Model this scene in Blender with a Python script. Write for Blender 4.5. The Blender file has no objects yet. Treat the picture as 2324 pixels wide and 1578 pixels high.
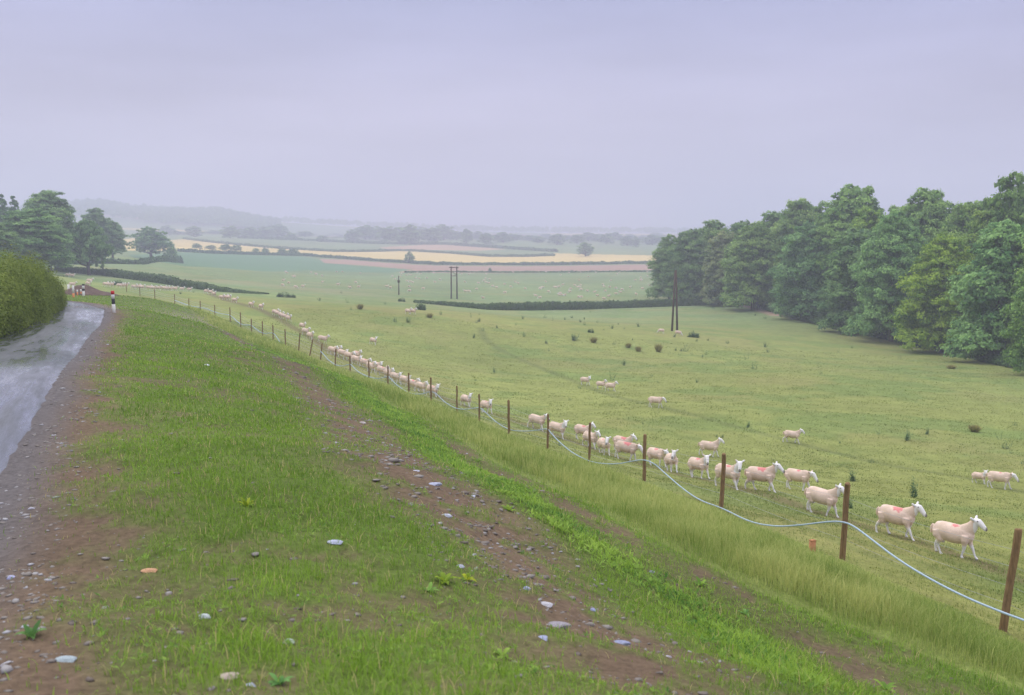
import bpy, math, random
import numpy as np
from mathutils import Matrix, Vector
R = math.radians
rng = np.random.default_rng(7)
random.seed(7)
S = bpy.context.scene
COL = S.collection

# ------------------------------------------------------------------ camera, sky, sun, exposure
FPX, CU, CV = 2259.0, 1162.0, 789.0          # photograph measured on a 2324 x 1578 grid
PITCH = math.atan((CV - 530.0) / FPX)
cam_d = bpy.data.cameras.new("camera"); cam = bpy.data.objects.new("camera", cam_d); COL.objects.link(cam)
cam.location = (0, 0, 0); cam.rotation_euler = (R(90) - PITCH, 0, 0)
cam_d.sensor_width = 36.0; cam_d.lens = 36.0 * FPX / 2324.0
cam_d.clip_start = 0.1; cam_d.clip_end = 30000
cam_d.dof.use_dof = True; cam_d.dof.focus_distance = 24.0; cam_d.dof.aperture_fstop = 3.2
S.camera = cam
S.view_settings.view_transform = 'Standard'; S.view_settings.look = 'None'
S.view_settings.exposure = 0.0; S.view_settings.gamma = 1.0
try:
    S.cycles.use_denoising = True
    S.cycles.max_bounces = 6; S.cycles.diffuse_bounces = 3; S.cycles.volume_bounces = 1
    S.cycles.transparent_max_bounces = 8
except Exception: pass

SUN_EL, SUN_AZ = R(48), R(-35)               # azimuth from +y towards +x
W = bpy.data.worlds.new("World"); S.world = W; W.use_nodes = True
nt = W.node_tree; nt.nodes.clear()
def N(t, typ, **kw):
    n = t.nodes.new(typ)
    for k, v in kw.items(): setattr(n, k, v)
    return n
out = N(nt, 'ShaderNodeOutputWorld'); bg = N(nt, 'ShaderNodeBackground'); bg.inputs[1].default_value = 0.1
sky = N(nt, 'ShaderNodeTexSky'); sky.sky_type = 'NISHITA'; sky.sun_disc = False
sky.sun_elevation = SUN_EL; sky.sun_rotation = SUN_AZ; sky.air_density = 1.5; sky.dust_density = 3.0
tc = N(nt, 'ShaderNodeTexCoord'); sep = N(nt, 'ShaderNodeSeparateXYZ')
nt.links.new(tc.outputs['Generated'], sep.inputs[0])
ramp = N(nt, 'ShaderNodeValToRGB')           # overcast cloud deck: dim lilac low down, bright overhead
nt.links.new(sep.outputs['Z'], ramp.inputs[0])
el = ramp.color_ramp.elements
SKY = [(0.0, (.57, .54, .69)), (0.05, (.57, .54, .68)), (0.13, (.50, .485, .655)), (0.22, (.385, .405, .63)), (0.40, (.72, .75, .90)), (0.7, (1.6, 1.6, 1.68)), (1.0, (1.85, 1.85, 1.9))]
el[0].position = SKY[0][0]; el[0].color = (*SKY[0][1], 1); el[1].position = 1.0; el[1].color = (*SKY[-1][1], 1)
for p, c in SKY[1:-1]:
    e = el.new(p); e.color = (*c, 1)
mapn = N(nt, 'ShaderNodeMapping'); mapn.inputs['Scale'].default_value = (1.3, 1.3, 7.5)
nt.links.new(tc.outputs['Generated'], mapn.inputs[0])
nz = N(nt, 'ShaderNodeTexNoise'); nz.inputs['Scale'].default_value = 1.7; nz.inputs['Detail'].default_value = 4; nz.inputs['Roughness'].default_value = .45
nt.links.new(mapn.outputs[0], nz.inputs[0])
mr = N(nt, 'ShaderNodeMapRange'); mr.inputs[1].default_value = .3; mr.inputs[2].default_value = .7; mr.inputs[3].default_value = 8.5; mr.inputs[4].default_value = 12.5
nt.links.new(nz.outputs[0], mr.inputs[0])
vm = N(nt, 'ShaderNodeVectorMath', operation='SCALE'); nt.links.new(ramp.outputs[0], vm.inputs[0]); nt.links.new(mr.outputs[0], vm.inputs['Scale'])
mx = N(nt, 'ShaderNodeMix', data_type='RGBA'); mx.inputs[0].default_value = 0.95
nt.links.new(sky.outputs[0], mx.inputs[6]); nt.links.new(vm.outputs[0], mx.inputs[7])
nt.links.new(mx.outputs[2], bg.inputs[0]); nt.links.new(bg.outputs[0], out.inputs[0])
sun_d = bpy.data.lights.new("sun", 'SUN'); sun_d.energy = 1.5; sun_d.angle = R(14); sun_d.color = (1.0, .96, .9)
sun = bpy.data.objects.new("sun", sun_d); COL.objects.link(sun)
sd = Vector((math.sin(SUN_AZ) * math.cos(SUN_EL), math.cos(SUN_AZ) * math.cos(SUN_EL), math.sin(SUN_EL)))
sun.rotation_euler = sd.to_track_quat('Z', 'Y').to_euler()

# ------------------------------------------------------------------ small maths
CP, SP = math.cos(PITCH), math.sin(PITCH)
def ratio(u, v):
    """x/y and z/y of the ray through a photograph point"""
    a = (np.asarray(u, float) - CU) / FPX; b = (CV - np.asarray(v, float)) / FPX
    dy = CP + b * SP; dz = -SP + b * CP
    return a / dy, dz / dy
def project(x, y, z):
    d = y * CP - z * SP; up = y * SP + z * CP
    return CU + FPX * x / d, CV - FPX * up / d
def _hash(ix, iy, s):
    h = (ix.astype(np.int64) * 374761393 + iy.astype(np.int64) * 668265263 + s * 1442695041) & 0x7fffffff
    h = ((h ^ (h >> 13)) * 1274126177) & 0x7fffffff
    return ((h ^ (h >> 16)) & 0xffff) / 65535.0
def vnoise(x, y, s=0):
    x = np.asarray(x, float); y = np.asarray(y, float)
    ix = np.floor(x); iy = np.floor(y); fx = x - ix; fy = y - iy
    fx = fx * fx * (3 - 2 * fx); fy = fy * fy * (3 - 2 * fy)
    a = _hash(ix, iy, s); b = _hash(ix + 1, iy, s); c = _hash(ix, iy + 1, s); d = _hash(ix + 1, iy + 1, s)
    return (a * (1 - fx) + b * fx) * (1 - fy) + (c * (1 - fx) + d * fx) * fy
def fbm(x, y, s=0, o=3):
    r = 0; a = .5; t = 0
    for k in range(o):
        r = r + a * vnoise(x * 2**k + 17.3 * k, y * 2**k - 9.1 * k, s + k); t += a; a *= .5
    return r / t
def sstep(a, b, x):
    t = np.clip((x - a) / (b - a), 0, 1); return t * t * (3 - 2 * t)

# ------------------------------------------------------------------ terrain: control points (photograph point, distance ahead in m)
CTRL = [(1162,1578,4.3),(500,1578,4.2),(0,1578,4.0),(1800,1578,6.0),(2324,1578,9.5),(0,1300,6.8),(300,1300,6.7),(600,1200,8.1),(600,1000,13.0),(300,1000,13.3),
 (900,1200,8.6),(900,1450,5.6),(1400,1578,4.8),(40,1000,13.4),(0,1070,11.4),(400,800,30),(250,800,29),(165,800,28),(0,765,33.5),(235,715,55),(100,723,49),(250,690,72),(145,682,80),(145,700,64),(190,668,92),
 (300,700,62),(350,675,88),(500,750,62),(560,790,50),(700,830,37),(800,950,20.5),(830,905,35),(1000,1050,16.5),(1250,1230,11),(1500,1450,7.5),(1162,1350,7.3),
 (1100,1080,20),(1500,1400,9.8),(2000,1578,7.8),(400,690,88),
 (2275,1430,12),(1912,1272,16),(1637,1155,21),(1462,1092,26.5),(1337,1057,29.5),(1243,1020,33),(1155,985,36.5),(1088,962,40),(978,917,48),(881,880,56),(795,850,64),(727,822,69),(648,782,75),(571,759,82),(488,724,93),(397,692,112),
 (2190,1265,19.7),(2050,1218,22),(1870,1168,24),(1735,1110,28.5),(1590,1088,32),(1410,1040,39),(1218,970,47),(1105,934,58),(985,894,65),(880,850,72),(760,806,80),(735,778,90),(640,728,112),(520,683,138),(470,667,155),(400,661,172),(330,657,190),
 (1490,925,60),(1800,1003,50),(1615,1033,44),(2275,1105,38),(1385,888,75),(845,780,100),(930,714,130),(1536,752,146),(1300,703,222),(1600,692,240),(1050,703,178),(800,690,172),(640,667,190),
 (1200,800,110),(1200,722,182),(1800,850,90),(2324,900,78),(2324,835,108),(2100,790,142),(1930,742,172),(1690,692,228),
 (1300,680,258),(1200,650,340),(1200,617,520),(1200,600,640),(1200,573,850),(1200,550,1100),(1480,617,500),(1480,598,640),(1480,573,850),(1480,556,1100),(1550,668,270),
 (700,640,300),(700,610,480),(700,583,640),(700,565,850),(700,546,1100),(900,600,600),(950,560,1000),(400,600,420),(400,566,600),(345,587,440),(400,630,260),(580,666,192),(350,642,212),(125,618,240),(230,606,280),(230,576,380),(400,540,1000),(550,541,1050),
 (100,645,150),(0,605,180),
 (1200,541,1500),(1200,530,2500),(700,534,1700),(1500,540,1600),(2000,528,1800),(1200,526,5000),(300,530,1250),(100,527,1000),(100,482,1900),(170,476,1900),(235,471,1900),(290,485,1880),(330,496,1850),(400,493,1820),(440,498,1820),(490,491,1820),(540,501,1820),(600,512,1820),(700,519,1850),(450,527,1350),(235,505,1550),(0,560,420)]
RAW = [(0,0,-1.75),(-2.2,0,-2.3),(-4.5,0,-2.5),(3,0,-2.7),(0,-4,-1.75),(7,2,-4.9),(-8,-2,-2.4),(-5.5,6,-2.62),(-9,6,-2.5),(-14,12,-2.0),(-24,30,-2.6),(-38,60,-3.6),(-40,30,-2.0),(-100,100,-2),(-90,170,-5),(-260,250,-2),(-600,600,5),(-1200,1200,30),
 (18,10,-9),(45,38,-11.5),(100,90,-11),(90,110,-12),(100,200,-14),(100,300,-16),(160,200,-10),(260,250,-12),(300,500,-16),(700,700,-10),(2500,2500,5),(2500,4500,5),(-30,225,-13.6),(-10,228,-15.6),(10,230,-16.6),(-60,230,-12.4),
 (-1300,2800,25),(-800,2800,12),(-400,2800,5),(-1600,2400,45),(-1400,1900,50),(0,2200,2),
 (-1500,5500,40),(0,5500,8),(2000,8000,5),(-3000,8500,20),(6000,8500,5),(-8000,8500,20)]
px, py, pg = [], [], []
def feat(x, y): return x / (y + 8.0), np.log(y + 8.0)
for u, v, Y in CTRL:
    ax, az = ratio(u, v); f = feat(ax * Y, Y); px.append(f[0]); py.append(f[1]); pg.append(az * Y / (Y + 8.0))
for x, y, z in RAW:
    f = feat(x, y); px.append(f[0]); py.append(f[1]); pg.append(z / (y + 8.0))
px, py, pg = map(np.array, (px, py, pg))
def _k(r2): return np.where(r2 > 1e-14, .5 * r2 * np.log(r2 + 1e-20), 0)
n = len(px)
K = _k((px[:, None] - px)**2 + (py[:, None] - py)**2) + np.eye(n) * 2e-3
P = np.c_[np.ones(n), px, py]
A = np.zeros((n + 3, n + 3)); A[:n, :n] = K; A[:n, n:] = P; A[n:, :n] = P.T
WTS = np.linalg.solve(A, np.r_[pg, 0, 0, 0])
def base_height(x, y):
    x = np.asarray(x, float); y = np.maximum(np.asarray(y, float), -5.0)
    sh = x.shape; p, q = feat(x.ravel(), y.ravel()); r = np.empty(p.size)
    for i in range(0, p.size, 40000):
        a, b = p[i:i+40000], q[i:i+40000]
        r[i:i+40000] = _k((a[:, None] - px)**2 + (b[:, None] - py)**2) @ WTS[:n] + WTS[n] + WTS[n+1] * a + WTS[n+2] * b
    return (r * (np.exp(q) )).reshape(sh)
# cached height table for quick look-ups
GP = np.linspace(-1.45, 1.45, 581); GQ = np.linspace(math.log(3.0), math.log(11000.0), 900)
_pp, _qq = np.meshgrid(GP, GQ); _yy = np.exp(_qq) - 8; GH = base_height(_pp * (_yy + 8), _yy)
for _A,_a,_s in ((7,-.415,.034),(6,-.297,.026),(4,-.337,.012),(3,-.36,.01)): GH += _A * np.exp(-((_pp * (_yy + 8) / np.maximum(_yy, 1) - _a) / _s)**2) * np.exp(-((_yy - 1850) / 300)**2)
GH /= np.exp(_qq)
def bh(x, y):
    p, q = feat(np.asarray(x, float), np.maximum(np.asarray(y, float), -4.99))
    a = np.clip((p - GP[0]) / (GP[1] - GP[0]), 0, len(GP) - 1.001); b = np.clip((q - GQ[0]) / (GQ[1] - GQ[0]), 0, len(GQ) - 1.001)
    i = a.astype(int); j = b.astype(int); fa = a - i; fb = b - j
    g = (GH[j, i] * (1-fa) + GH[j, i+1] * fa) * (1-fb) + (GH[j+1, i] * (1-fa) + GH[j+1, i+1] * fa) * fb
    return g * np.exp(q)
def gp(u, v, y0=3.0, y1=6000.0):
    """where the sight line through a photograph point first meets the land"""
    ax, az = ratio(u, v); ys = np.exp(np.linspace(math.log(y0), math.log(y1), 3000))
    d = az * ys - bh(ax * ys, ys); k = np.argmax(d < 0)
    if not (d < 0).any(): k = len(ys) - 1
    k = max(k, 1); t = d[k-1] / (d[k-1] - d[k] + 1e-12); Y = ys[k-1] + (ys[k] - ys[k-1]) * np.clip(t, 0, 1)
    return float(ax * Y), float(Y)
def gpl(L, **k): return np.array([gp(u, v, **k) for u, v in L])
def pdist(x, y, L):
    """distance to a polyline, and position along it (0..1)"""
    best = np.full(np.shape(x), 1e9); par = np.zeros(np.shape(x)); m = len(L) - 1
    for i in range(m):
        a, b = L[i], L[i+1]; d = b - a; t = np.clip(((x - a[0]) * d[0] + (y - a[1]) * d[1]) / (d @ d + 1e-9), 0, 1)
        r = np.hypot(x - a[0] - t * d[0], y - a[1] - t * d[1]); k = r < best
        best = np.where(k, r, best); par = np.where(k, (i + t) / m, par)
    return best, par
def inpoly(x, y, L):
    c = np.zeros(np.shape(x), bool); m = len(L)
    for i in range(m):
        a, b = L[i], L[i-1]
        c ^= ((a[1] > y) != (b[1] > y)) & (x < (b[0] - a[0]) * (y - a[1]) / (b[1] - a[1] + 1e-12) + a[0])
    return c
def resample(L, step):
    L = np.asarray(L, float); s = np.r_[0, np.cumsum(np.hypot(*np.diff(L[:, :2], axis=0).T))]
    t = np.linspace(0, s[-1], max(2, int(s[-1] / step)))
    return np.c_[tuple(np.interp(t, s, L[:, k]) for k in range(L.shape[1]))]

# ------------------------------------------------------------------ lines on the land
FENCE_PX = [(2277,1432,12.0),(1911,1272,16),(1637,1155,21),(1462,1092,26.5),(1337,1057,29.7),(1243,1020,33),(1155,985,36.5),(1088,962,40),(1037,940,44),(978,917,48),(928,899,52),(881,880,56),(838,864,60),(795,850,64),(761,838,66.5),(727,822,69),(703,811,71),(678,797,73),(648,782,75),(620,775,77.5),(596,768,80),(571,759,82),(547,750,85),(523,740,88),(488,724,93),(455,712,98),(429,702,104),(397,692,112),(352,684,122),(318,680,133),(288,676,145)]
FENCE = np.array([(ratio(u, v)[0] * Y, Y) for u, v, Y in FENCE_PX])
FENCE_L = np.vstack([[9.3, 8.2], [12.5, 4.5], FENCE][0:0] + [np.array([[13.0, 3.5], [9.4, 8.0]]), FENCE])
ROAD_R = np.array([(0.7,-5),(-1.6,0),(-4.0,6.6),(-6.2,12),(-6.75,13.5),(-9.2,20),(-12.35,28),(-17.5,41.5),(-22.6,55),(-25.4,62),(-29.5,70),(-36,77),(-46,82),(-60,85)], float)
ROAD_L = np.array([(-2.3,-5),(-4.6,-1.2),(-7.0,5.5),(-9.1,11),(-9.7,12.5),(-12.1,19),(-15.2,27),(-19.8,40),(-23.6,49.5),(-27.8,58),(-31.4,64),(-38,69),(-47,73.5),(-60,76)], float)
def smooth_line(L, it=3):
    for _ in range(it):
        M = [L[0]]
        for a, b in zip(L[:-1], L[1:]): M += [a * .75 + b * .25, a * .25 + b * .75]
        L = np.array(M + [L[-1]])
    return L
ROAD_R, ROAD_L = smooth_line(ROAD_R), smooth_line(ROAD_L)
ROAD_POLY = np.vstack([ROAD_R, ROAD_L[::-1]])
D1 = gpl([(440,705),(530,765),(600,800),(680,850),(800,958),(920,1060),(1060,1160),(1200,1280),(1330,1400),(1480,1510),(1620,1578)])
WD = gpl([(560,785),(700,830),(830,905),(960,990),(1100,1085),(1250,1180),(1400,1280),(1560,1370),(1700,1470),(1820,1560)])
D2 = gpl([(980,990),(1150,1085),(1300,1155),(1450,1238),(1600,1310),(1700,1372),(1800,1430),(1900,1490),(2060,1578)])
LG_IN = gpl([(430,704),(560,775),(700,822),(830,885),(950,945),(1100,1040),(1250,1105),(1400,1185),(1550,1255),(1700,1335),(1850,1400),(2000,1450),(2150,1510),(2324,1570)])
LG_POLY = np.vstack([LG_IN, [[6, 6], [11, 5.5]], FENCE_L[1:-3] + np.array([-.1, -.06])])
TRACK = gpl([(2324,1320),(2190,1265),(2040,1217),(1870,1168),(1735,1122),(1590,1088),(1410,1040),(1218,972),(1105,936),(985,895),(880,852),(760,806),(690,757),(640,728),(590,703),(520,684),(470,667)])
TRACK2 = gpl([(1090,745),(1100,770),(1180,815),(1310,868),(1500,925),(1640,960),(1800,1003),(1990,1050),(2220,1090),(2324,1118)])
HEDGE_FENCE_EDGE = None
# far field boundaries
YEL = gpl([(385,545),(420,543),(482,551),(547,556),(623,563),(764,571),(834,571),(905,569),(942,571),(1026,576),(1110,583),(1195,583),(1257,581),(1257,575),(1490,580),(1490,598),(1250,602),(987,601),(922,598),(781,587),(688,580),(553,577),(404,570)])
YEL2 = gpl([(270,545),(300,541),(360,545),(400,569),(290,569)])
BRN = gpl([(725,588),(790,590),(922,600),(987,603),(1250,604),(1490,600),(1490,617),(1250,619),(960,619),(900,619),(935,612),(830,603),(735,597)])
TEAL = gpl([(290,578),(404,573),(553,579),(688,583),(725,590),(800,603),(930,612),(890,619),(700,614),(420,605),(330,590)])
PINK = gpl([(860,561),(960,556),(1010,556),(1100,561),(1150,566),(1090,569),(980,568),(880,567)])
WOODP = gpl([(1600,672),(1690,693),(1760,716),(1880,745),(2010,771),(2140,797),(2324,842)])
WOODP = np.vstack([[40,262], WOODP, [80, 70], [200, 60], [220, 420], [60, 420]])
EARTH2 = gpl([(1585,676),(1690,692),(1765,716)])
FIELD2 = gpl([(520,640),(700,655),(800,668)])

# ------------------------------------------------------------------ material helpers
def material(name):
    m = bpy.data.materials.new(name); m.use_nodes = True
    t = m.node_tree; b = t.nodes['Principled BSDF']; return m, t, b
def mulcol(t, col_socket, fac_socket):
    v = N(t, 'ShaderNodeVectorMath', operation='SCALE'); t.links.new(col_socket, v.inputs[0]); t.links.new(fac_socket, v.inputs['Scale']); return v.outputs[0]
def noise_node(t, scale, detail=4, rough=.6, src='Object', lo=.75, hi=1.25, stretch=None):
    c = N(t, 'ShaderNodeTexCoord'); nn = N(t, 'ShaderNodeTexNoise'); s = c.outputs[src]
    if stretch:
        mp = N(t, 'ShaderNodeMapping'); mp.inputs['Scale'].default_value = stretch; t.links.new(s, mp.inputs[0]); s = mp.outputs[0]
    t.links.new(s, nn.inputs['Vector']); nn.inputs['Scale'].default_value = scale; nn.inputs['Detail'].default_value = detail; nn.inputs['Roughness'].default_value = rough
    r = N(t, 'ShaderNodeMapRange'); r.inputs[1].default_value = .3; r.inputs[2].default_value = .7; r.inputs[3].default_value = lo; r.inputs[4].default_value = hi
    t.links.new(nn.outputs[0], r.inputs[0]); return r.outputs[0], nn.outputs[0]
def bump(t, b, h, strength, dist):
    bp = N(t, 'ShaderNodeBump'); bp.inputs['Strength'].default_value = strength; bp.inputs['Distance'].default_value = dist
    t.links.new(h, bp.inputs['Height']); t.links.new(bp.outputs[0], b.inputs['Normal'])
def simple(name, col, rough=.85, nscale=8, lo=.8, hi=1.2, spec=.2, bmp=0, stretch=None, objcol=False):
    m, t, b = material(name); f, raw = noise_node(t, nscale, lo=lo, hi=hi, stretch=stretch)
    c = N(t, 'ShaderNodeRGB'); c.outputs[0].default_value = (*col, 1); s = c.outputs[0]
    if objcol:
        oi = N(t, 'ShaderNodeObjectInfo'); mm = N(t, 'ShaderNodeVectorMath', operation='MULTIPLY'); t.links.new(s, mm.inputs[0]); t.links.new(oi.outputs['Color'], mm.inputs[1]); s = mm.outputs[0]
    t.links.new(mulcol(t, s, f), b.inputs['Base Color']); b.inputs['Roughness'].default_value = rough; b.inputs['Specular IOR Level'].default_value = spec
    if bmp: bump(t, b, raw, bmp, .02)
    return m
def leafmat(name, dark, light, trans=.25, attr='tone', rough=.7, spec=.15):
    m, t, b = material(name)
    a = N(t, 'ShaderNodeAttribute'); a.attribute_name = attr
    r = N(t, 'ShaderNodeValToRGB'); r.color_ramp.elements[0].color = (*dark, 1); r.color_ramp.elements[1].color = (*light, 1)
    t.links.new(a.outputs['Fac'], r.inputs[0])
    oi = N(t, 'ShaderNodeObjectInfo'); mm = N(t, 'ShaderNodeVectorMath', operation='MULTIPLY')
    t.links.new(r.outputs[0], mm.inputs[0]); t.links.new(oi.outputs['Color'], mm.inputs[1])
    t.links.new(mm.outputs[0], b.inputs['Base Color']); b.inputs['Roughness'].default_value = rough; b.inputs['Specular IOR Level'].default_value = spec
    tr = N(t, 'ShaderNodeBsdfTranslucent'); t.links.new(mm.outputs[0], tr.inputs[0]); ms = N(t, 'ShaderNodeMixShader'); ms.inputs[0].default_value = trans
    t.links.new(b.outputs[0], ms.inputs[1]); t.links.new(tr.outputs[0], ms.inputs[2])
    t.links.new(ms.outputs[0], t.nodes['Material Output'].inputs[0]); return m

def mesh_np(name, V, F, mat=None, smooth=False, attrs=None, colattr=None):
    """V (n,3); F (m,k) with one k, or a list of such arrays"""
    me = bpy.data.meshes.new(name); V = np.asarray(V, np.float32)
    Fs = F if isinstance(F, list) else [F]; Fs = [np.asarray(f, np.int32) for f in Fs if len(f)]
    me.vertices.add(len(V)); me.vertices.foreach_set('co', V.ravel())
    tot = np.concatenate([np.full(len(f), f.shape[1], np.int32) for f in Fs]); idx = np.concatenate([f.ravel() for f in Fs])
    me.loops.add(len(idx)); me.loops.foreach_set('vertex_index', idx)
    me.polygons.add(len(tot)); me.polygons.foreach_set('loop_start', np.r_[0, np.cumsum(tot)[:-1]].astype(np.int32))
    try: me.polygons.foreach_set('loop_total', tot)
    except Exception: pass
    if smooth: me.polygons.foreach_set('use_smooth', np.ones(len(tot), bool))
    for k, a in (attrs or {}).items():
        at = me.attributes.new(k, 'FLOAT', 'POINT'); at.data.foreach_set('value', np.asarray(a, np.float32))
    if colattr is not None:
        at = me.attributes.new('albedo', 'FLOAT_COLOR', 'POINT'); at.data.foreach_set('color', np.c_[colattr, np.ones(len(V))].astype(np.float32).ravel())
    me.update(calc_edges=True); me.validate()
    for mm in (mat if isinstance(mat, list) else [mat]):
        if mm: me.materials.append(mm)
    return me
def obj(name, me, parent=None, loc=(0, 0, 0), rotz=0, label=None, cat=None, group=None, kind=None, color=None, scale=None):
    o = bpy.data.objects.new(name, me); COL.objects.link(o); o.location = loc; o.rotation_euler = (0, 0, rotz)
    if parent: o.parent = parent
    if label: o['label'] = label
    if cat: o['category'] = cat
    if group: o['group'] = group
    if kind: o['kind'] = kind
    if color: o.color = (*color, 1)
    if scale: o.scale = scale if hasattr(scale, '__len__') else (scale,) * 3
    return o
class MB:
    """collects quads and triangles of one mesh"""
    def __init__(s): s.V = []; s.Q = []; s.T = []; s.n = 0
    def add(s, V, Q=None, T=None):
        if Q is not None and len(Q): s.Q.append(np.asarray(Q) + s.n)
        if T is not None and len(T): s.T.append(np.asarray(T) + s.n)
        s.V.append(np.asarray(V, float)); s.n += len(V)
    def tube(s, pts, rad, seg=10, flat=None):
        pts = np.asarray(pts, float); m = len(pts); rad = np.broadcast_to(np.asarray(rad, float).reshape(len(np.atleast_1d(rad)), -1) if np.ndim(rad) else np.full((m, 1), rad), (m, 2 if np.ndim(rad) == 2 else 1))
        rx = rad[:, 0]; ry = rad[:, -1]
        tg = np.gradient(pts, axis=0); tg /= np.linalg.norm(tg, axis=1)[:, None] + 1e-9
        ref = np.array([0, 1., 0]) if abs(tg[:, 1]).mean() < .7 else np.array([1., 0, 0])
        side = ref - tg * (tg @ ref)[:, None]; side /= np.linalg.norm(side, axis=1)[:, None]; up = np.cross(side, tg)
        th = np.arange(seg) * 2 * math.pi / seg
        V = pts[:, None] + side[:, None] * (np.cos(th)[None, :, None] * rx[:, None, None]) + up[:, None] * (np.sin(th)[None, :, None] * ry[:, None, None])
        V = V.reshape(-1, 3); Q = []
        for i in range(m - 1):
            for k in range(seg):
                a = i * seg + k; b = i * seg + (k + 1) % seg; Q.append((a, b, b + seg, a + seg))
        T = []
        for e, o_ in ((0, 0), (m - 1, (m - 1) * seg)):
            c = len(V) + (0 if e == 0 else 1)
            for k in range(seg):
                a, b = o_ + k, o_ + (k + 1) % seg; T.append((c, b, a) if e == 0 else (c, a, b))
        V = np.vstack([V, pts[0], pts[-1]]); s.add(V, Q, T)
    def box(s, c, h, rot=None):
        c = np.asarray(c, float); B = np.array([(x, y, z) for x in (-1, 1) for y in (-1, 1) for z in (-1, 1)], float) * np.asarray(h)
        if rot is not None: B = B @ np.asarray(rot).T
        s.add(B + c, [(0, 1, 3, 2), (4, 6, 7, 5), (0, 4, 5, 1), (2, 3, 7, 6), (0, 2, 6, 4), (1, 5, 7, 3)])
    def mesh(s, name, mat, smooth=False, attrs=None):
        F = [np.vstack(f) for f in (s.Q, s.T) if f]
        return mesh_np(name, np.vstack(s.V), F, mat, smooth, attrs)
def quads(C, U, Vv, tone=None):
    """leaf-sized faces: centres C, half axes U and Vv; pointed lozenges"""
    m = len(C); P4 = np.empty((m, 4, 3)); P4[:, 0] = C - U; P4[:, 1] = C - Vv * .8 + U * .1; P4[:, 2] = C + U; P4[:, 3] = C + Vv * .8 + U * .1
    return P4.reshape(-1, 3), np.arange(m * 4).reshape(m, 4), (None if tone is None else np.repeat(tone, 4))
def rand_dirs(m, r=rng):
    v = r.normal(size=(m, 3)); return v / np.linalg.norm(v, axis=1)[:, None]
def leaf_axes(Nrm, size, r=rng):
    a = np.cross(Nrm, rand_dirs(len(Nrm), r)); a /= np.linalg.norm(a, axis=1)[:, None] + 1e-9; b = np.cross(Nrm, a)
    s = size * r.uniform(.6, 1.3, len(Nrm)); return a * s[:, None], b * (s * .75)[:, None]

# ------------------------------------------------------------------ land-use masks
def masks(x, y):
    """bare earth 0..1, weed strip 0..1, long grass 0..1, verge 0..1, road distance"""
    n1 = fbm(x * 1.1, y * 1.1, 3); n2 = fbm(x * 4.5, y * 4.5, 11); n3 = fbm(x * .35, y * .35, 21)
    dr, _ = pdist(x, y, ROAD_R); on = inpoly(x, y, ROAD_POLY); drl, _ = pdist(x, y, ROAD_L)
    dr = np.where(on, 0, dr)
    d1, t1 = pdist(x, y, D1); wd, tw = pdist(x, y, WD); d2, _ = pdist(x, y, D2)
    lg = inpoly(x, y, LG_POLY)
    w1 = np.interp(t1, [0, .1, .2, .35, .5, .62, .72, .8, .9, 1], [.2, .4, .5, .7, 1.05, 1.0, .6, .85, .9, .6]) * (.6 + .8 * n1)
    e1 = 1 - sstep(w1 * .25, w1 * 1.7, d1 + (n2 - .5) * .7 + (n1 - .5) * .6); e1 = e1 * (1 - .6 * sstep(.52, .64, fbm(x * 2.7, y * 2.7, 15)))
    ww = .24 + .009 * y
    we = 1 - sstep(ww * .7, ww * 1.3, wd + (n2 - .5) * .4)
    e2 = (1 - sstep(.14, .6, d2 + (n2 - .5) * .5)) * .9 * (1 - .55 * sstep(.48, .6, fbm(x * 1.9, y * 1.9, 19)))
    er = 1 - sstep(.5, 1.5, dr + (n1 - .5) * 1.5 + (n2 - .5) * .7 - np.clip((12 - y) * .075, 0, .6))
    er = np.maximum(er, 1 - sstep(.2, .5, drl))
    ev = sstep(.46, .74, n1 * .4 + n2 * .35 + .25 * fbm(x * 13, y * 13, 17) + (n3 - .5) * .3)
    far = sstep(66, 90, y)
    ev = ev * .72 * (1 - far)
    earth = np.clip(np.maximum.reduce([e1 * (1 - .5 * sstep(60, 90, y)), e2, er, ev * (~lg)]), 0, 1) * (1 - we * .85)
    earth = np.where(lg, np.maximum(e2, 0) * .8, earth)
    return earth, we, lg.astype(float), dr, on
_lf = LG_IN[np.argsort(LG_IN[:, 1])]
def fence_side(x, y):
    """>0 on the field side of the long-grass edge (metres across)"""
    xe = np.interp(y, _lf[:, 1], _lf[:, 0]); return (x - xe) * .85
def road_left(x, y):
    L = ROAD_L[np.argsort(ROAD_L[:, 1])]; return x < np.interp(y, L[:, 1], L[:, 0])

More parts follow.
